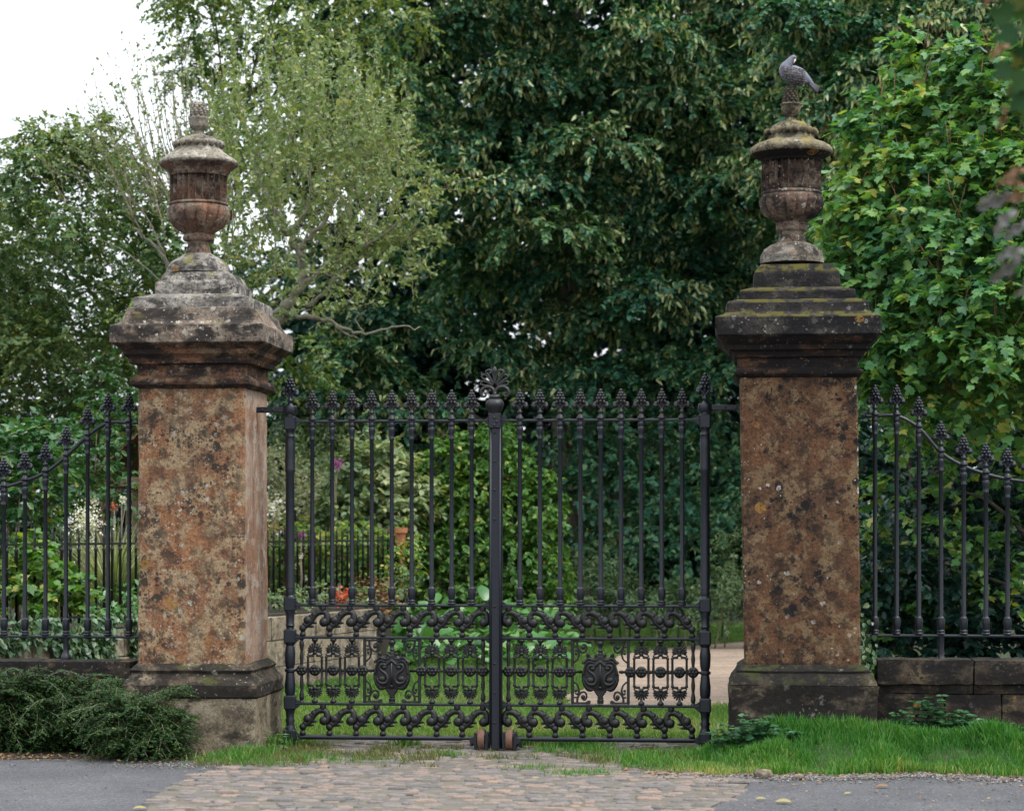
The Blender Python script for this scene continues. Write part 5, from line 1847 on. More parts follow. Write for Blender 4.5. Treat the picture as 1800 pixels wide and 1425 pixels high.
# ---- trees on the left behind the red pillar
front = [(60, 330, 70, 50), (150, 300, 70, 50), (240, 350, 70, 60), (40, 420, 80, 60), (130, 400, 70, 50), (210, 450, 80, 60), (290, 420, 50, 60), (60, 510, 80, 60), (160, 530, 80, 50), (250, 540, 60, 50), (20, 590, 70, 50), (100, 600, 80, 45), (200, 640, 60, 40), (60, 680, 80, 50), (-50, 420, 80, 80), (-60, 560, 90, 80), (160, 700, 80, 50), (90, 255, 60, 30), (150, 235, 40, 25), (40, 280, 50, 35), (200, 285, 45, 35), (300, 330, 60, 50), (330, 480, 60, 60)]
pads = [px_pad(x, y, rx, rz, rg1.uniform(33, 36), None, 1.0) for x, y, rx, rz in front]
pads += region_pads(rg1, [(-180, 380), (60, 330), (330, 380), (330, 800), (-180, 820)], 36, 39, 75, 60, 100, .6, (.5, .9))
tb = atd(150, 1090, 37); tb[2] = .9
make_tree('hawthorn_tree', 'rounded green hawthorn tree at the left edge, sky showing through its leaves', 'tree', 'trees behind the garden', pads, tb, atd(200, 540, 37), .13, OVAL, 'haw', 86, 22, .42, .074, .62, .27, .25, .2, .45, 12, 'bark', seed=4)
front = [(350, 40, 60, 50), (340, 120, 45, 40), (420, 60, 70, 60), (480, 30, 70, 60), (560, 20, 80, 50), (450, 150, 60, 50), (370, -30, 70, 50), (500, -60, 90, 50), (620, -20, 80, 60), (620, 90, 60, 50), (400, 230, 50, 50), (440, 300, 60, 60), (390, 480, 50, 50), (420, 560, 50, 50), (540, 110, 60, 50), (330, 0, 40, 50), (520, 640, 60, 50), (540, 220, 50, 50), (600, 180, 50, 40), (610, 270, 60, 50), (680, 30, 70, 60), (680, 230, 50, 40)]
pads = [px_pad(x, y, rx, rz, rg1.uniform(36, 40), None, 1.0) for x, y, rx, rz in front]
tb = atd(345, 1090, 39); tb[2] = .0
make_tree('ash_tree', 'tall mid green tree rising behind the lichened apple tree and left urn', 'tree', 'trees behind the garden', pads, tb, atd(410, 250, 39), .15, OVAL, 'haw', 66, 20, .45, .085, .66, .22, .35, .25, .45, 12, 'bark', seed=5)


# ---- whippy fruit trees
def whips(rg_, roots, tips, nleaf, size, lean=.0):
    """thin upright shoots with small leaves; returns tube paths and leaf arrays"""
    paths, P, D, N = [], [], [], []
    for a, b in zip(roots, tips):
        L = np.linalg.norm(b - a)
        mid = a * .55 + b * .45 + rg_.normal(scale=.05 * L, size=3)
        sp = smooth_path([a, mid, b], 5)
        paths.append(sp)
        k = max(4, int(nleaf * L))
        t = rg_.uniform(.02, 1, k) ** .9 * (len(sp) - 1)
        i = np.minimum(t.astype(int), len(sp) - 2); f = (t - i)[:, None]
        p = sp[i] * (1 - f) + sp[i + 1] * f
        ax = nrm(sp[i + 1] - sp[i])
        r_ = rand_dirs(rg_, k)
        d = nrm(ax * .55 + r_ * .9)
        P.append(p); D.append(d); N.append(nrm(UP * .8 + rand_dirs(rg_, k) * .8))
    return paths, np.concatenate(P), np.concatenate(D), np.concatenate(N)


def fruit_tree(label, limbs, roots, tips, base, nleaf, size, mat, seed, spur=None, twig_r=(.0065, .0022)):
    rg_ = np.random.default_rng(seed)
    off = np.asarray(base, float)
    root = empty('apple_tree', tuple(base), 0, label, 'tree', 'trees behind the garden')
    mb = MB()
    for pts, r0, r1 in limbs:
        sp = smooth_path([np.asarray(p) - off for p in pts], 5)
        sp[1:-1] += rg_.normal(scale=r0 * .35, size=sp[1:-1].shape)
        mb.tube(sp, np.linspace(r0, r1, len(sp)) * (1 + .12 * np.sin(np.arange(len(sp)) * 1.7)), 7)
    mb.build('trunk', M['bark_pale'], root)
    paths, P, D, N = whips(rg_, [r - off for r in roots], [t - off for t in tips], nleaf, size)
    mb = MB()
    for sp in paths: mb.tube(sp, np.linspace(twig_r[0], twig_r[1], len(sp)), 3)
    if spur is not None:
        sp_paths, P2, D2, N2 = whips(rg_, [r - off for r in spur[0]], [t - off for t in spur[1]], spur[2], size)
        for sp in sp_paths: mb.tube(sp, np.linspace(.006, .002, len(sp)), 3)
        P, D, N = np.concatenate([P, P2]), np.concatenate([D, D2]), np.concatenate([N, N2])
    mb.build('shoots', M['twig'], root)['kind'] = 'stuff'
    leaf_mesh('crown', P, D, N, size * rg_.uniform(.6, 1.3, len(P)), KITE, M[mat], np.clip(.5 + .25 * rg_.normal(size=len(P)), 0, 1), root, width=.95)
    return root


DA = 28.5
A_ = lambda x, y, d=DA: atd(x, y, d)
limbs = [([A_(425, 1100), A_(430, 900), A_(440, 760), A_(430, 650), A_(455, 585), A_(500, 545)], .13, .07),
         ([A_(500, 545), A_(528, 505), A_(532, 470), A_(525, 440), A_(505, 412), A_(492, 385), A_(470, 350)], .065, .03),
         ([A_(455, 560), A_(490, 548), A_(530, 556), A_(570, 562), A_(600, 575), A_(640, 588), A_(690, 576), A_(738, 574)], .045, .008),
         ([A_(590, 572), A_(610, 588), A_(630, 594)], .02, .006), ([A_(640, 585), A_(625, 560), A_(645, 545)], .012, .005),
         ([A_(532, 480), A_(565, 478), A_(585, 486)], .035, .01),
         ([A_(528, 500), A_(575, 470), A_(620, 445), A_(690, 400), A_(760, 345), A_(822, 312)], .04, .007),
         ([A_(525, 440), A_(560, 400), A_(590, 345), A_(600, 290)], .04, .01),
         ([A_(470, 350), A_(450, 300), A_(455, 240)], .03, .01), ([A_(505, 412), A_(540, 360), A_(545, 300)], .03, .01),
         ([A_(540, 540), A_(570, 515), A_(600, 480), A_(660, 440), A_(720, 425)], .03, .006)]
rg2 = np.random.default_rng(21)
n = 190
bx = rg2.uniform(395, 715, n); by = rg2.uniform(230, 480, n) - (bx - 560) * .12
ty = by - rg2.uniform(120, 380, n)
tx = bx + rg2.normal(scale=26, size=n) + (bx - 560) * .12
lim = np.interp(tx, [380, 420, 520, 620, 680, 720, 760], [40, -20, -30, 0, 50, 110, 240])
ty = np.maximum(ty, lim + rg2.uniform(0, 150, n))
dd = rg2.uniform(27, 30.5, n)
roots = [A_(x, y, d) for x, y, d in zip(bx, by, dd)]
tips = [A_(x, y, d + .1) for x, y, d in zip(tx, ty, dd)]
ns = 300
sx_ = rg2.uniform(430, 740, ns); sy_ = rg2.uniform(250, 555, ns) - (sx_ - 560) * .15
ang = rg2.uniform(0, 2 * PI, ns); ll = rg2.uniform(20, 75, ns)
ds = rg2.uniform(27, 30.5, ns)
for k in range(95):
    t_ = rg2.uniform(0, 1); q0 = [(575, 470), (620, 445), (690, 400), (760, 345), (822, 312)] if k % 2 else [(600, 480), (660, 440), (720, 425), (745, 405)]
    i_ = min(int(t_ * (len(q0) - 1)), len(q0) - 2); f_ = t_ * (len(q0) - 1) - i_
    sx_ = np.append(sx_, q0[i_][0] * (1 - f_) + q0[i_ + 1][0] * f_); sy_ = np.append(sy_, q0[i_][1] * (1 - f_) + q0[i_ + 1][1] * f_)
    ang = np.append(ang, rg2.uniform(-.4, 2 * PI - .4)); ll = np.append(ll, rg2.uniform(15, 60)); ds = np.append(ds, 28.5)
sp0 = [A_(x, y, d) for x, y, d in zip(sx_, sy_, ds)]
sp1 = [A_(x + l * math.cos(a), y + l * .6 * math.sin(a) - 12, d + rg2.normal() * .3) for x, y, l, a, d in zip(sx_, sy_, ll, ang, ds)]
fruit_tree('lichened old apple tree with pale crooked limbs and upright shoots beside the left urn', limbs, roots, tips, (A_(425, 1100)[0], A_(425, 1100)[1], 0), 36, .078, 'apple', 31, (sp0, sp1, 34), (.0055, .002))
# the sparse one against the sky on the left
D2_ = 31.0
B_ = lambda x, y, d=D2_: atd(x, y, d)
limbs = [([B_(330, 1100), B_(335, 800), B_(325, 600), B_(300, 480), B_(270, 430), B_(235, 400)], .06, .014), ([B_(320, 560), B_(350, 450), B_(345, 400)], .04, .012), ([B_(290, 450), B_(250, 370), B_(200, 330)], .018, .006), ([B_(330, 540), B_(290, 500), B_(215, 440), B_(170, 420)], .016, .005)]
n = 62
bx = rg2.uniform(230, 420, n); by = 420 - rg2.uniform(0, 90, n)
fan = (bx - 330) / 100
tx = bx + rg2.normal(scale=14, size=n) - 55 + fan * 40
ty = np.interp(tx, [80, 130, 200, 270, 330, 400], [230, 165, 60, 25, 60, 130]) + rg2.uniform(0, 140, n)
roots = [B_(x, y, D2_ + rg2.normal() * .5) for x, y in zip(bx, by)]; tips = [B_(x, y, D2_ + rg2.normal() * .5) for x, y in zip(tx, ty)]
sx_ = rg2.uniform(90, 330, 46); sy_ = np.interp(sx_, [80, 200, 330], [290, 260, 330]) + rg2.uniform(-20, 90, 46)
sp0 = [B_(x, y) for x, y in zip(sx_, sy_)]; sp1 = [B_(x - rg2.uniform(10, 90), y - rg2.uniform(20, 80)) for x, y in zip(sx_, sy_)]
fruit_tree('sparse fruit tree of thin nearly bare upright twigs against the white sky', limbs, roots, tips, (B_(330, 1100)[0], B_(330, 1100)[1], .9), 17, .062, 'apple', 32, (sp0, sp1, 18), (.011, .003))

# ---- sycamore on the right
rg3 = np.random.default_rng(8)
pads = []
for x, y, rx, rz, d in [(1560, 215, 45, 50, 24.5), (1625, 120, 35, 60, 24.8), (1640, 200, 60, 60, 24.4), (1740, 110, 50, 50, 24.3), (1730, 200, 70, 60, 24), (1800, 160, 60, 60, 24), (1540, 300, 40, 50, 24.2), (1610, 300, 60, 60, 24), (1700, 300, 70, 60, 23.6), (1790, 290, 70, 70, 23.6), (1500, 385, 35, 50, 24), (1570, 400, 55, 55, 23.8), (1660, 400, 70, 60, 23.3), (1760, 400, 70, 60, 23.2),
                        (1500, 480, 40, 45, 23.8), (1580, 500, 60, 50, 23.4), (1670, 500, 70, 60, 23), (1770, 510, 70, 60, 22.8), (1560, 590, 60, 50, 23.4), (1650, 600, 70, 50, 22.9), (1750, 610, 70, 50, 22.7), (1580, 680, 60, 40, 23.5), (1670, 690, 60, 40, 23.2), (1760, 690, 60, 40, 23.0), (1850, 300, 80, 80, 23.5), (1860, 480, 80, 80, 23), (1870, 640, 80, 70, 23), (1950, 400, 90, 90, 23.5), (1960, 600, 90, 90, 23.5), (1540, 660, 40, 40, 23.8)]:
    pads.append(px_pad(x, y, rx * .92, rz * .85, d, rx * d / F * .7, 1.1 if y < 650 else .6))
low = [(1560, 900, 40, 50, 24.6), (1600, 860, 50, 50, 24.8), (1640, 960, 50, 50, 24.6), (1700, 940, 50, 40, 24.4), (1780, 960, 50, 60, 24.2), (1570, 1050, 40, 50, 24.8), (1660, 1060, 60, 50, 24.6), (1760, 1070, 60, 50, 24.4), (1790, 830, 40, 50, 24.8), (1700, 800, 50, 40, 25), (1610, 760, 50, 40, 24.8), (1850, 900, 70, 80, 24.4), (1850, 1060, 70, 60, 24.4), (1530, 1100, 25, 30, 24.8)]
for x, y, rx, rz, d in low: pads.append(px_pad(x, y, rx, rz, d + 1.9, .35, .22))
pads += region_pads(rg3, [(1540, 330), (2000, 280), (2000, 740), (1540, 740)], 25.2, 27, 34, 60, 100, .8, (.55, .9))
tb = atd(1860, 1160, 26.6); tb[2] = 0
syc = make_tree('sycamore_tree', 'leafy sycamore with big bright lobed leaves overhanging the right railings', 'tree', None, pads, tb, atd(1760, 140, 25.2), .10, MAPLE, 'syc', 60, 9, .40, .104, .50, .25, .35, .25, .25, 18, 'bark', jit=.52, seed=9, flatn=1.2)
# long reddish shoots standing out of its crown
rg4 = np.random.default_rng(19)
o4 = np.asarray(syc.location)
mb = MB()
for c, r, wt in pads[:30]:
    for k in range(5):
        a = c + rg4.normal(scale=.25, size=3) * r
        b = a + np.array([rg4.normal() * .12, -r[1] * rg4.uniform(.3, .9), rg4.uniform(.15, .6)])
        mb.tube([a - o4, (a + b) / 2 - o4 + rg4.normal(scale=.02, size=3), b - o4], [.008, .006, .003], 4)
mb.build('shoots', M['twig_red'], syc)['kind'] = 'stuff'
# evergreen mass under it, the canopy's shade put into its leaf colour
pads = region_pads(rg3, [(1490, 560), (2050, 560), (2050, 1150), (1490, 1150)], 28.0, 29.5, 40, 70, 110, .8) + region_pads(rg3, [(1500, 1000), (2050, 1000), (2050, 1175), (1500, 1175)], 26.2, 27.2, 16, 50, 80, .8)
tb = atd(1600, 1180, 28.8); tb[2] = 0
make_tree('holly_bush', 'evergreen bush behind the right railings, shade put into its leaf colour', 'bush', None, pads, tb, atd(1600, 600, 28.8), .08, OVAL, 'lime_shaded', 34, 16, .4, .11, .4, .2, .2, .1, .4, 8, 'bark', seed=10)

# ---- overhanging branch near the camera at the right border
DF = 8.0
C0 = atd(2350, -500, DF)
limb = [[C0, atd(2150, -150, DF), atd(1960, 60, DF), atd(1850, 150, DF), atd(1790, 190, DF)], [atd(1960, 60, DF), atd(1870, 230, DF), atd(1815, 330, DF), atd(1780, 365, DF)], [atd(1870, 230, DF), atd(1850, 380, DF), atd(1805, 450, DF)]]
tb = atd(2420, 1200, DF); tb[2] = 0
root = empty('maple_tree', tuple(tb), 0, 'out of focus near branch with dark and withered leaves at the right border', 'tree')
off = np.asarray(tb)
trunk_mesh([([np.zeros(3), (C0 - off) * np.array([.3, .3, .5]), C0 - off, C0 - off + np.array([.1, .2, 1.5])], .12, .05)] + [([p - off for p in l], .018, .004) for l in limb], 'bark', root)
P, D, S, T_, MI = [], [], [], [], []
for (x, y, ang, sz, t_, mi) in [(1800, 120, 200, .14, .2, 0), (1810, 60, 190, .15, .1, 0), (1800, 30, 160, .15, .3, 0), (1830, 130, 230, .16, .5, 0), (1790, 190, 250, .10, .1, 1), (1830, 170, 215, .14, .2, 0), (1850, 90, 180, .17, .2, 0), (1840, 20, 190, .15, .6, 0), (1860, -30, 200, .17, .3, 0), (1800, -10, 200, .13, .1, 1),
                                (1800, 340, 205, .15, .2, 2), (1795, 350, 190, .13, .6, 2), (1825, 330, 170, .12, .1, 1), (1810, 370, 230, .14, .8, 2), (1830, 390, 215, .12, .3, 2), (1815, 450, 222, .16, .2, 2), (1825, 440, 200, .13, .4, 2), (1830, 300, 200, .11, .3, 1), (1840, 470, 240, .14, .6, 2), (1835, 350, 185, .13, .2, 1), (1900, 300, 210, .16, .4, 0), (1910, 180, 200, .16, .4, 0), (1920, 420, 230, .15, .4, 2), (1822, 90, 240, .12, .9, 0), (1842, 60, 150, .12, .6, 0), (1812, 150, 260, .12, .8, 0), (1862, 130, 200, .13, .9, 0), (1826, 0, 170, .12, .8, 0), (1798, 80, 215, .10, .5, 1), (1840, 190, 230, .12, .7, 0)]:
    x -= 22; sz *= .88
    P.append(atd(x, y, DF + .1 * math.sin(x)) - off)
    a = R(ang); D.append(RT * math.cos(a) + UP * math.sin(a) + FW * .2)
    S.append(sz); T_.append(t_); MI.append(mi)
P, D = np.array(P), np.array(D)
N = nrm(np.array([[.2, -.9, .35]]) + .45 * rand_dirs(rng, len(P)))
MI = np.array(MI)
leaf_mesh('leaves', P[MI == 0], D[MI == 0], N[MI == 0], np.array(S)[MI == 0] * .7, MAPLE, M['near'], np.array(T_)[MI == 0], root)
CURL = grid_leaf(.15, 11, .5, .35)
CURL[0][:, 1] *= 1 + .45 * np.sin(CURL[0][:, 0] * 17)
CURL[0][:, 2] += .07 * np.sin(CURL[0][:, 0] * 13 + CURL[0][:, 1] * 20)
leaf_mesh('withered_leaves', P[MI > 0], D[MI > 0], N[MI > 0], np.array(S)[MI > 0], CURL, [M['dead'], M['wither']], np.array(T_)[MI > 0], root, midx=MI[MI > 0] - 1)


# ---- garden shrubs
def shrub(name, label, cat, pads, base_px, d, z0, tmpl, mat, nsp, nl, L, size, mu=.5, sd=.22, droop=.25, jit=.4, seed=0, group=None, bark='twig', upper=.1, lo=.5, stems=0):
    b = atd(base_px, 1000, d); b[2] = z0
    pads = [px_pad(*p) for p in pads]
    zt = max(c[2] for c, r, w in pads)
    return make_tree(name, label, cat, group, pads, b, (b[0], b[1], zt - .2), .05, tmpl, mat, nsp, nl, L, size, mu, sd, droop, upper, lo, stems, bark, jit=jit, seed=seed)


shrub('laurel_bush', 'glossy laurel bush with pale new tips at the far left behind the railing', 'bush', [(10, 800, 50, 40, 27), (40, 780, 30, 30, 26.8), (-40, 850, 60, 60, 27), (30, 870, 50, 50, 27), (60, 830, 30, 50, 26.9), (-90, 800, 60, 60, 27.2), (10, 930, 60, 50, 27)], 10, 27.3, .95, OVAL, 'laurel', 34, 9, .32, .125, .55, .25, .0, seed=20)
shrub('laurel_bush', 'dense green bush between the laurel and the white flowers on the left', 'bush', [(110, 850, 55, 60, 29), (160, 820, 45, 60, 29.3), (200, 870, 40, 50, 29), (90, 780, 40, 50, 30), (170, 760, 50, 50, 31), (230, 740, 40, 50, 31.5), (100, 920, 50, 40, 29), (190, 700, 50, 40, 32)], 140, 29.5, .95, OVAL, 'laurel', 34, 10, .35, .10, .42, .22, .1, seed=21)
shrub('hydrangea', 'light green lobed leaved shrub behind the lower left railing bars', 'shrub', [(30, 1000, 45, 30, 24.6), (80, 1010, 45, 35, 24.4), (20, 1050, 50, 30, 24.2), (95, 1055, 35, 28, 24.2), (-40, 1020, 60, 40, 24.6), (50, 975, 40, 25, 25), (110, 1030, 30, 30, 24.5), (-100, 1010, 60, 50, 24.8)], 50, 24.7, .95, MAPLE, 'gold', 22, 8, .22, .10, .45, .22, .2, seed=22)
shrub('low_shrub', 'young leafy plants at the railing foot left of the red pillar', 'plant', [(205, 1060, 25, 25, 26.5), (230, 1085, 25, 25, 26), (170, 1075, 20, 20, 26), (215, 1110, 25, 15, 25.6), (250, 1050, 30, 30, 27)], 212, 26.6, .95, OVAL, 'hosta', 20, 8, .22, .085, .5, .25, .1, seed=23)
shrub('variegated_shrub', 'pale grey variegated dome shaped shrub beside the left gate post', 'shrub', [(500, 850, 60, 45, 38), (460, 870, 50, 60, 38), (540, 880, 50, 45, 37.6), (510, 900, 70, 40, 37.6), (570, 920, 30, 30, 37.5), (430, 890, 50, 60, 38), (480, 820, 35, 25, 38.3)], 500, 38.4, .9, KITE, 'varieg', 150, 14, .30, .050, .55, .25, .25, seed=24, upper=.2)
shrub('buddleia', 'loose buddleia bush with purple flower spike behind the left gate leaf', 'shrub', [(560, 810, 40, 40, 40), (600, 790, 40, 35, 40.3), (520, 780, 40, 40, 40.5), (590, 840, 40, 40, 40), (640, 790, 40, 40, 40.5), (550, 750, 40, 30, 41)], 580, 40.6, .0, LANCE, 'shrub', 44, 12, .45, .13, .35, .25, .4, seed=25)
shrub('viburnum', 'pale broad leaved shrub between the purple flower and the golden hedge', 'shrub', [(640, 830, 50, 40, 36.6), (690, 850, 45, 45, 36.4), (620, 880, 50, 45, 36.3), (680, 900, 50, 40, 36.2), (650, 935, 50, 35, 36.1), (600, 920, 35, 35, 36.4), (720, 880, 30, 35, 36.6), (660, 800, 40, 25, 36.8)], 655, 36.8, .0, OVAL, 'shrub', 62, 9, .32, .135, .58, .25, .1, seed=26)
gold = [(790, 800, 40, 35, 37.5), (850, 800, 60, 45, 37.4), (900, 830, 50, 45, 37.2), (770, 870, 50, 45, 37.2), (840, 880, 60, 50, 37), (920, 900, 50, 50, 37), (760, 950, 45, 50, 37), (820, 960, 60, 50, 36.8), (900, 980, 60, 50, 36.8), (950, 960, 35, 50, 37), (770, 1030, 45, 40, 36.8), (850, 1040, 60, 45, 36.7), (930, 1050, 50, 50, 36.8), (970, 1030, 25, 60, 37.2), (880, 770, 35, 25, 37.6), (740, 900, 25, 40, 37.2), (960, 880, 20, 40, 37.4)]
shrub('golden_hop_hedge', 'bright green and gold climber covered hedge behind the meeting post of the gate', 'hedge', gold, 850, 37.6, .0, HEART, 'gold', 92, 12, .26, .080, .36, .26, .45, seed=27)
# broad fleshy leaves by the lawn
def rosette_leaves(name, label, cat, spots, mat, size, nleaf, seed, w=.36, mu=.5):
    rg_ = np.random.default_rng(seed)
    c0 = spots[0]
    root = empty(name, tuple(c0), 0, label, cat)
    P, D, N, S = [], [], [], []
    for s_ in spots:
        for k in range(nleaf):
            a = rg_.uniform(0, 2 * PI); el = rg_.uniform(.15, 1.2)
            dv = np.array([math.cos(a) * math.cos(el), math.sin(a) * math.cos(el), math.sin(el)])
            P.append(s_ - c0 + dv * rg_.uniform(.08, .32) + UP * .03)
            D.append(nrm(dv * np.array([1, 1, .35]) + rg_.normal(scale=.15, size=3)))
            N.append(UP + dv * -.2 + rg_.normal(scale=.25, size=3) + np.array([0, -.35, 0])); S.append(size * rg_.uniform(.6, 1.2))
    n_ = len(P)
    leaf_mesh('leaves', np.array(P), np.array(D), np.array(N), np.array(S), grid_leaf(w, 6, .10, .20), M[mat], np.clip(mu + .22 * rg_.normal(size=n_), 0, 1), root)
    return root


rgh = np.random.default_rng(3)
sp_ = [atd(x, 1000, d) * np.array([1, 1, 0]) + UP * z for x, d, z in [(v, dd_, zz) for v in np.arange(690, 1000, 24) for dd_, zz in ((33.2, .0), (33.9, .18), (34.6, .38), (35.1, .55))] if True]
sp_ = [s_ + rgh.normal(scale=.10, size=3) * np.array([1, 1, .4]) for s_ in sp_]
rosette_leaves('bergenia_bed', 'mound of big fleshy green leaves at the end of the garden wall', 'plant', sp_, 'hosta', .27, 7, 41)
shrub('low_shrub', 'small green plants spilling over the top of the pale garden wall', 'plant', [(520, 1050, 22, 14, 30), (560, 1048, 25, 16, 30.5), (630, 1050, 22, 15, 31.5), (490, 1055, 20, 14, 29.5), (680, 1060, 25, 25, 32.5), (700, 1020, 25, 25, 33), (720, 1000, 20, 20, 34)], 580, 31, .95, OVAL, 'shrub', 24, 8, .16, .06, .4, .25, .2, seed=28)
shrub('red_flowers', 'small clump of red flowers on the garden wall behind the left gate leaf', 'flowers', [(597, 1046, 14, 9, 30.6)], 597, 30.7, .95, OVAL, 'red_fl', 60, 5, .08, .05, .5, .25, .1, seed=29)
shrub('withered_plant', 'brown withered plant at the end of the garden railing', 'plant', [(655, 1030, 22, 22, 32.2), (670, 1060, 20, 20, 32.2), (645, 1058, 15, 15, 32.1)], 658, 32.3, .9, OVAL, 'dead', 40, 7, .16, .06, .35, .2, .3, seed=30)
shrub('low_shrub', 'mixed green border plants growing behind the garden railing by the pot', 'plant', [(x, y, 34, 30, 34.0 + (690 - x) * .004) for x, y in ((500, 1000), (550, 990), (600, 1000), (650, 990), (480, 960), (530, 950), (590, 955), (640, 955), (690, 1000), (450, 990), (690, 960))], 580, 34.8, .95, OVAL, 'gold', 44, 9, .25, .09, .55, .28, .2, seed=35)
# rough herbage and dark bushes at the far side of the lawn
shrub('dark_bush', 'shady dark green bush below the lime behind the right gate leaf', 'bush', [(1000, 880, 60, 70, 40), (1080, 850, 70, 70, 40.5), (1160, 880, 70, 70, 40), (1240, 860, 70, 80, 40.5), (1300, 900, 60, 80, 40), (1030, 980, 60, 60, 39.6), (1120, 970, 60, 60, 39.6), (1200, 980, 60, 60, 39.6), (1000, 760, 60, 60, 41), (1100, 750, 70, 60, 41), (1200, 750, 70, 60, 41), (1290, 760, 60, 60, 41), (1350, 860, 60, 90, 40.5), (1420, 900, 60, 90, 40.5)], 1150, 40.8, .0, HEART, 'lime', 60, 14, .42, .10, .55, .25, .45, seed=31, bark='bark')
shrub('bramble', 'rough weeds and brambles at the foot of the dark bush beside the gravel', 'weeds', [(1020, 1040, 40, 40, 38.4), (1090, 1050, 40, 35, 38.4), (1150, 1060, 40, 30, 38.2), (1210, 1060, 40, 30, 38.2), (1270, 1040, 40, 45, 38.2), (1290, 980, 30, 60, 38.6), (1330, 1050, 40, 40, 38.2), (1060, 1000, 30, 40, 38.8), (1400, 1040, 50, 50, 38.4)], 1180, 38.7, .0, LANCE, 'shrub', 80, 12, .36, .10, .22, .25, .2, seed=32)
# wild wood behind everything
pads = region_pads(rg3, [(-2300, 700), (-500, 760), (-500, 1020), (-2300, 1020)], 58, 66, 50, 140, 220, .6) + region_pads(rg3, [(2300, 200), (4000, 350), (4000, 1020), (2300, 1020)], 58, 66, 70, 140, 220, .6) + region_pads(rg3, [(-500, 760), (700, 760), (1900, 700), (2500, 700), (2500, 1020), (-500, 1020)], 58, 63, 70, 120, 200, .6) + region_pads(rg3, [(-500, 640), (60, 700), (330, 760), (480, 700), (560, 480), (700, 60), (1900, 0), (2500, 200), (2500, 1010), (-500, 1010)], 64, 70, 130, 110, 190, .7)
P, D, N, S, pid = crown_from_pads(np.random.default_rng(6), pads, 60, 16, 1.0, .30, .4, .4, .2)
o = leaf_mesh('far_wood', P, D, N, S, OVAL, M['lime_shaded'], np.random.default_rng(1).random(len(P)) * .7); o['kind'] = 'stuff'

# ---- ornamental grass, white flowers, purple spike
def reeds(name, label, c, n_, h, spread, mat, seed):
    rg_ = np.random.default_rng(seed)
    root = empty(name, tuple(c), 0, label, 'grass')
    a = rg_.uniform(0, 2 * PI, n_); r = rg_.uniform(0, .12, n_)
    P = np.stack([np.cos(a) * r, np.sin(a) * r, np.zeros(n_)], 1)
    D = np.stack([np.cos(a) * spread * rg_.uniform(.1, 1, n_), np.sin(a) * spread * rg_.uniform(.1, 1, n_), np.ones(n_)], 1)
    hh = h * rg_.uniform(.6, 1.1, n_)
    us = np.linspace(0, 1, 7)
    tv, tf = [], []
    for u in us:
        w = .010 * (1 - u * .9)
        for s_ in (-1, 1): tv.append((u, s_ * w, -.42 * u ** 2.6))
    for k in range(6): tf.append((k * 2, k * 2 + 2, k * 2 + 3, k * 2 + 1))
    Dn = nrm(D)
    # bend outwards: the blade's normal points up and inwards
    N = nrm(UP * .5 - np.stack([np.cos(a), np.sin(a), np.zeros(n_)], 1))
    leaf_mesh('blades', P, Dn, N, hh, (np.array(tv), tf), M[mat], rg_.random(n_), root)
    return root


c = atd(200, 1040, 27.2); c[2] = .93
reeds('ornamental_grass', 'fountain of pale arching ornamental grass left of the red pillar', c, 520, 1.25, .55, 'reed', 51)


def flower_head(name, label, px, py, rpx, d, mat, n_, size, seed, z0=.93, group=None):
    rg_ = np.random.default_rng(seed)
    c = atd(px, py, d)
    root = empty(name, (c[0], c[1], z0), 0, label, 'flower', group)
    h = c[2] - z0
    k = rpx * d / F
    P = rg_.normal(size=(n_, 3)) * k * .5 * np.array([1, .8, 1]); P[:, 2] += h
    leaf_mesh('petals', P, rand_dirs(rg_, n_), rand_dirs(rg_, n_) + np.array([0, -.5, .6]), size * rg_.uniform(.6, 1.2, n_), KITE, M[mat], rg_.random(n_), root, width=1.3)['kind'] = 'stuff'
    mb = MB()
    for i in range(3):
        mb.tube([(rg_.normal() * .05, rg_.normal() * .05, 0), (rg_.normal() * .03, 0, h * .6), (rg_.normal() * k * .4, 0, h)], .006, 4)
    mb.build('stem', M['twig'], root)


flower_head('white_flowers', 'large loose head of white flowers before the ornamental grass', 150, 915, 34, 26.6, 'white_fl', 420, .035, 61, group='white flowers in the garden')
flower_head('white_flowers', 'small white flower high beside the shelter', 166, 880, 7, 28.5, 'white_fl', 60, .03, 62, group='white flowers in the garden')
flower_head('white_flowers', 'white flower nearest to the shelter post', 216, 879, 8, 28.5, 'white_fl', 60, .03, 63, group='white flowers in the garden')
flower_head('orange_flower', 'single orange flower below the shelter', 200, 892, 6, 28.2, 'red_fl', 40, .03, 64)
flower_head('white_flowers', 'drift of white flowers between the red pillar and the gate post', 480, 890, 22, 35.5, 'white_fl', 160, .05, 65, group='white flowers in the garden')
flower_head('white_flowers', 'creamy low flowers just above the garden railing by the red pillar', 482, 928, 16, 34.5, 'fallen_y', 90, .05, 66, group='white flowers in the garden')
flower_head('purple_flower', 'bright purple buddleia flower spike behind the left gate bars', 592, 815, 9, 36.0, 'purple_fl', 160, .04, 67, z0=0.0)
flower_head('purple_flower', 'dull mauve flower spike at the garden railing near the tall post', 530, 940, 5, 33.5, 'purple_fl', 90, .04, 68)
flower_head('white_flowers', 'tiny single cream flower in front of the garden railing', 529, 978, 4, 31.0, 'white_fl', 20, .03, 69, group='white flowers in the garden')

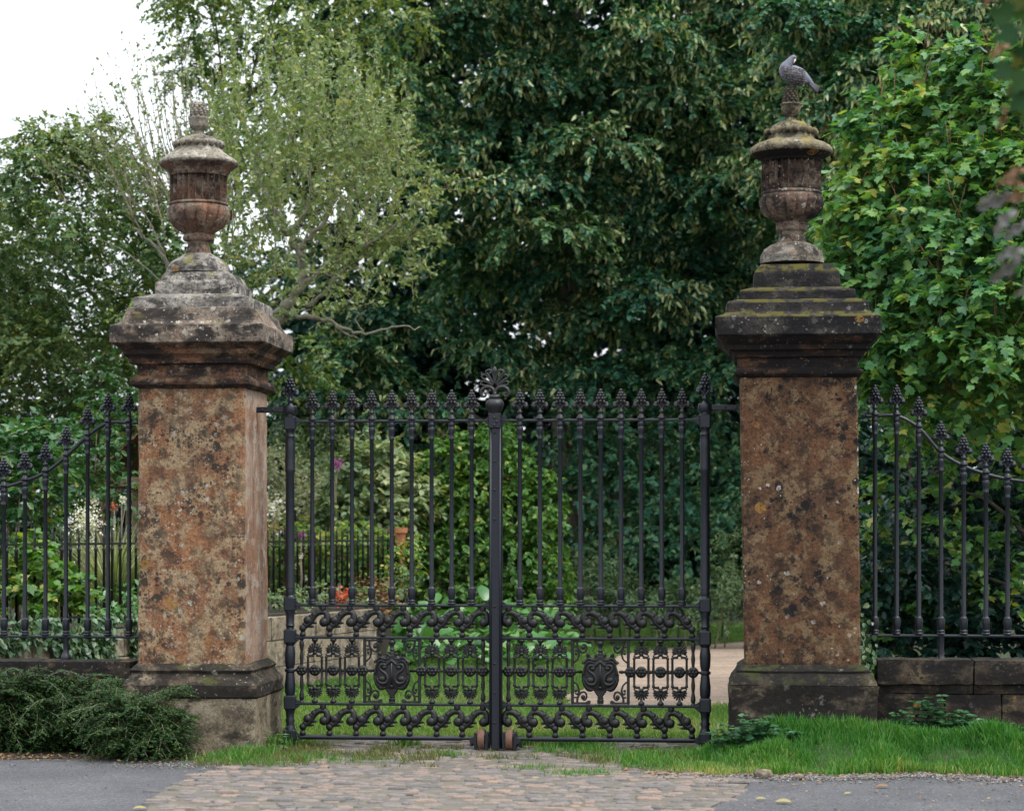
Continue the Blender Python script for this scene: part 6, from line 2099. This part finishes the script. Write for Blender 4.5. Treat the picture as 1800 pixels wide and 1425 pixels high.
# ---- ivy over the left part of the garden wall
rgi = np.random.default_rng(12)
n = 7000
dd = rgi.uniform(21.0, 26.6, n); z = rgi.uniform(.05, 1.12, n) ** .8
P = np.array([fl(a, .89, b) for a, b in zip(dd, z)]) + rgi.normal(scale=.03, size=(n, 3)) + NL * 0
nn = np.array([mnoise.noise(Vector((a * 1.5, b * 2.2, 3))) for a, b in zip(dd, z)])
keep = (nn > -.22) | (dd < 22.5)
P, z = P[keep], z[keep]; k = len(P)
D = nrm(rgi.normal(scale=.6, size=(k, 3)) - UP * .8 + NL * .35)
N = nrm(NL * 1.0 + UP * .7 + rgi.normal(scale=.35, size=(k, 3)))
o = leaf_mesh('ivy', P, D, N, .075 * rgi.uniform(.5, 1.2, k), HEART, M['ivy'], np.clip(.5 + .25 * rgi.normal(size=k), 0, 1)); o['kind'] = 'stuff'
# ivy on the right pillar foot
c = at(1519, 1150, .35)
P = c + rgi.normal(scale=1, size=(110, 3)) * np.array([.05, .06, .16]); D = nrm(rgi.normal(scale=.5, size=(110, 3)) - UP); N = nrm(np.array([0, -1, .5]) + rgi.normal(scale=.4, size=(110, 3)))
root = empty('ivy_plant', (c[0], c[1], c[2] - .3), 0, 'small ivy strand climbing between the dark pillar and the right railing', 'ivy')
leaf_mesh('leaves', P - np.array([c[0], c[1], c[2] - .3]), D, N, .05 * rgi.uniform(.6, 1.2, 110), HEART, M['ivy'], rgi.random(110), root)
mb = MB(); mb.tube([(0, 0, -.0), (.02, 0, .2), (-.02, 0, .5)], .006, 5); mb.build('stem', M['twig'], root)

# ---- trailing cotoneaster in front of the left wall
rc = np.random.default_rng(14)
b0 = np.array([XLP - .9, .0, 0])
root = empty('cotoneaster', tuple(b0), 0, 'trailing dark evergreen shrub spilling before the red pillar onto the asphalt', 'shrub')
mbs = MB()
P, D, N, S = [], [], [], []
XR_ = on_ground(365, 1318)[0]


def top_at(x):
    """height of the shrub along the wall"""
    return float(np.interp(x, [-9, -4.6, -4.0, XLP - .15, XLP + .15, -2.6, XR_], [.62, .70, .74, .66, .56, .40, .22]))


for s_ in range(330):
    x = rc.uniform(-6.2, XR_ - .12)
    if rc.random() < .25: x = rc.uniform(-3.6, XR_ - .15)
    zt = top_at(x)
    front = .27 if x < XLP - .1 else -.17
    st = np.array([x, front - .05 - rc.uniform(0, .18), rc.uniform(.03, zt * .80)])
    L = rc.uniform(.35, .85)
    dx = rc.uniform(-.25, 1.0); dirv = nrm(np.array([dx, -rc.uniform(.15, .9), rc.uniform(.1, .85)]))
    t = np.linspace(0, 1, 12)[:, None]
    sp = st + dirv * L * t - UP * (rc.uniform(.30, .75) * L * t ** 2)
    sp = sp[(sp[:, 2] > .015) & (sp[:, 0] < XR_ + .06) & (sp[:, 2] < zt + .16) & (sp[:, 1] > -.98)]
    if len(sp) < 4: continue
    mbs.tube(sp - b0, np.linspace(.006, .002, len(sp)), 3)
    tan = nrm(np.gradient(sp, axis=0))
    sd = nrm(np.cross(tan, UP + rc.normal(scale=.3, size=3)))
    for i in range(1, len(sp)):
        for sg in (-1, 1):
            l2 = rc.uniform(.07, .17) * (1.15 - i / len(sp) * .7)
            td = nrm(tan[i] * .6 + sd[i] * sg * .8 + rc.normal(scale=.2, size=3))
            k = 12
            tt = np.linspace(.05, 1, k)
            p = sp[i] + td * (l2 * tt)[:, None] - UP * (.25 * l2 * tt ** 2)[:, None]
            s2 = nrm(np.cross(td, UP))
            alt = np.where(np.arange(k) % 2 == 0, 1, -1)[:, None]
            P.append(p); D.append(nrm(td * .5 + s2 * alt * .9 + rc.normal(scale=.25, size=(k, 3))))
            N.append(nrm(UP * .9 + np.array([0, -.4, 0]) + rc.normal(scale=.35, size=(k, 3))))
            S.append(np.full(k, .021) * rc.uniform(.7, 1.25, k))
# inner dull leaves that close the bush
n = 26000
x = rc.uniform(-6.3, XR_ - .08, n)
zt = np.array([top_at(v) for v in x])
z = rc.uniform(0.02, 1, n) * zt * .92
fy = np.where(x < XLP - .1, .24, -.19)
y = fy - rc.uniform(0, 1, n) * (.16 + .30 * (1 - z / np.maximum(zt, .05)))
P.append(np.stack([x, y, z], 1)); D.append(rand_dirs(rc, n)); N.append(nrm(rand_dirs(rc, n) + UP)); S.append(np.full(n, .026))
P, D, N, S = map(np.concatenate, (P, D, N, S))
P[:, 2] = np.maximum(P[:, 2], .012)
leaf_mesh('foliage', P - b0, D, N, S, KITE, M['coto'], np.clip(.38 + .24 * rc.normal(size=len(P)) + .25 * (rc.random(len(P)) < .12), 0, 1), root, width=1.25)
mbs.build('stems', M['twig'], root)


# ---- nettles and weeds at the right pillar and wall
def nettles(name, label, spots, mat, size, seed, tmpl=HEART):
    rg_ = np.random.default_rng(seed)
    c0 = np.array(spots[0][:3])
    root = empty(name, tuple(c0), 0, label, 'weeds')
    P, D, N, S = [], [], [], []
    mb = MB()
    for (x, y, z, h) in spots:
        a = np.array([x, y, z]) - c0
        b = a + np.array([rg_.normal() * .06, rg_.normal() * .05 - .05, h])
        mb.tube([a, (a + b) / 2 + rg_.normal(scale=.01, size=3), b], [.004, .004, .002], 4)
        k = max(3, int(h / .055))
        for i in range(k):
            t = (i + 1) / k
            p = a + (b - a) * t
            ph = rg_.uniform(0, PI)
            for q_ in range(4):
                an = ph + q_ * PI / 2
                dv = np.array([math.cos(an), math.sin(an), .15 - .3 * (1 - t)])
                P.append(p); D.append(dv); N.append(UP + rg_.normal(scale=.25, size=3) + np.array([0, -.3, 0])); S.append(size * (1.15 - .5 * t) * rg_.uniform(.7, 1.2))
    mb.build('stems', M['nettle'], root)
    leaf_mesh('leaves', np.array(P), np.array(D), np.array(N), np.array(S), tmpl, M[mat], np.clip(.5 + .22 * rg_.normal(size=len(P)), 0, 1), root)


sp_ = []
for k in range(46):
    px = rgi.uniform(1258, 1395); c = at(px, 1300, -.28 - rgi.uniform(0, .22))
    hh = np.interp(px, [1258, 1300, 1340, 1395], [.20, .30, .22, .08]) * rgi.uniform(.6, 1.1)
    sp_.append((c[0], c[1], float(verge_z(c[0], c[1])), hh))
nettles('nettle_patch', 'low leafy weeds against the foot of the dark pillar by the gate', sp_, 'nettle', .075, 71)
sp_ = []
for k in range(40):
    px = rgi.uniform(1560, 1735); c = at(px, 1290, .12 - rgi.uniform(0, .16))
    hh = np.interp(px, [1560, 1590, 1620, 1650, 1690, 1735], [.12, .22, .36, .26, .20, .18]) * rgi.uniform(.7, 1.1)
    sp_.append((c[0], c[1], float(verge_z(c[0], c[1])), hh))
nettles('nettle_patch', 'taller nettles growing against the low wall under the right railings', sp_, 'nettle', .085, 72)
sp_ = []
for k in range(40):
    px = rgi.uniform(1730, 1900); c = at(px, 1290, .10 - rgi.uniform(0, .2))
    sp_.append((c[0], c[1], float(verge_z(c[0], c[1])), .10 * rgi.uniform(.7, 1.3)))
nettles('clover_patch', 'low dark weeds at the wall foot near the right border', sp_, 'nettle', .05, 73)
sp_ = []
for k in range(16):
    px = rgi.uniform(470, 500); c = on_ground(px, rgi.uniform(1302, 1322))
    sp_.append((c[0], c[1], 0, .16 * rgi.uniform(.6, 1.3)))
nettles('weed_tuft', 'straggling weeds between the red pillar and the gate post', sp_, 'shrub', .05, 74, LANCE)
# ------------------------------------------------------------------ camera, sky, sun
cam = bpy.data.cameras.new('camera')
co = bpy.data.objects.new('camera', cam); COL.objects.link(co)
co.location = tuple(CAM)
co.rotation_euler = (PI / 2, 0, TH)
cam.sensor_width = 36.0
cam.lens = 36.0 * F / 1800.0
cam.shift_y = (HOR - 712.5) / 1800.0
cam.clip_start = .1
cam.clip_end = 2000
cam.dof.use_dof = True
cam.dof.focus_distance = 20.5
cam.dof.aperture_fstop = 2.6
SC.camera = co

w = bpy.data.worlds.new('World'); SC.world = w
w.use_nodes = True
nt = w.node_tree
bg = nt.nodes['Background']
sky = nt.nodes.new('ShaderNodeTexSky'); sky.sky_type = 'NISHITA'; sky.sun_disc = False
SUN_EL, SUN_AZ = 58, 112           # veiled sun high on the right, a little towards us
sky.sun_elevation = R(SUN_EL); sky.sun_rotation = R(SUN_AZ)
sky.air_density = 1.0; sky.dust_density = 3.0; sky.ozone_density = 1.0
# cloud cover: the blue of the clear sky is mostly lost in white cloud
mix = nt.nodes.new('ShaderNodeMix'); mix.data_type = 'RGBA'
mix.inputs[0].default_value = .9
nt.links.new(sky.outputs[0], mix.inputs[6])
# an overcast sky is about three times as bright overhead as at the horizon
tc = nt.nodes.new('ShaderNodeTexCoord'); sx3 = nt.nodes.new('ShaderNodeSeparateXYZ')
nt.links.new(tc.outputs['Generated'], sx3.inputs[0])
mr = nt.nodes.new('ShaderNodeMapRange'); mr.clamp = True
mr.inputs[1].default_value = 0.0; mr.inputs[2].default_value = 1.0; mr.inputs[3].default_value = 1 / 3; mr.inputs[4].default_value = 1.0
nt.links.new(sx3.outputs['Z'], mr.inputs[0])
vm = nt.nodes.new('ShaderNodeVectorMath'); vm.operation = 'SCALE'
vm.inputs[0].default_value = (16.2, 17.0, 17.8)
nt.links.new(mr.outputs[0], vm.inputs['Scale'])
nt.links.new(vm.outputs[0], mix.inputs[7])
nt.links.new(mix.outputs[2], bg.inputs['Color'])
bg.inputs['Strength'].default_value = .10
sl = bpy.data.lights.new('sun', 'SUN'); sl.energy = 1.4; sl.angle = R(20); sl.color = (1, .96, .90)
so = bpy.data.objects.new('sun', sl); COL.objects.link(so)
# direction towards the sun: azimuth measured clockwise from +y
az = R(SUN_AZ)
dv = Vector((math.sin(az) * math.cos(R(SUN_EL)), math.cos(az) * math.cos(R(SUN_EL)), math.sin(R(SUN_EL))))
so.rotation_euler = dv.to_track_quat('Z', 'Y').to_euler()
so.location = (10, -10, 20)

SC.view_settings.view_transform = 'Standard'
SC.view_settings.look = 'None'
SC.view_settings.gamma = 1
SC.view_settings.exposure = 1.0
SC.render.film_transparent = False
cy = SC.cycles
cy.max_bounces = 6; cy.diffuse_bounces = 4; cy.glossy_bounces = 2; cy.transmission_bounces = 4; cy.transparent_max_bounces = 4
cy.use_adaptive_sampling = True; cy.adaptive_threshold = .02
cy.use_denoising = True
cy.sample_clamp_indirect = 6
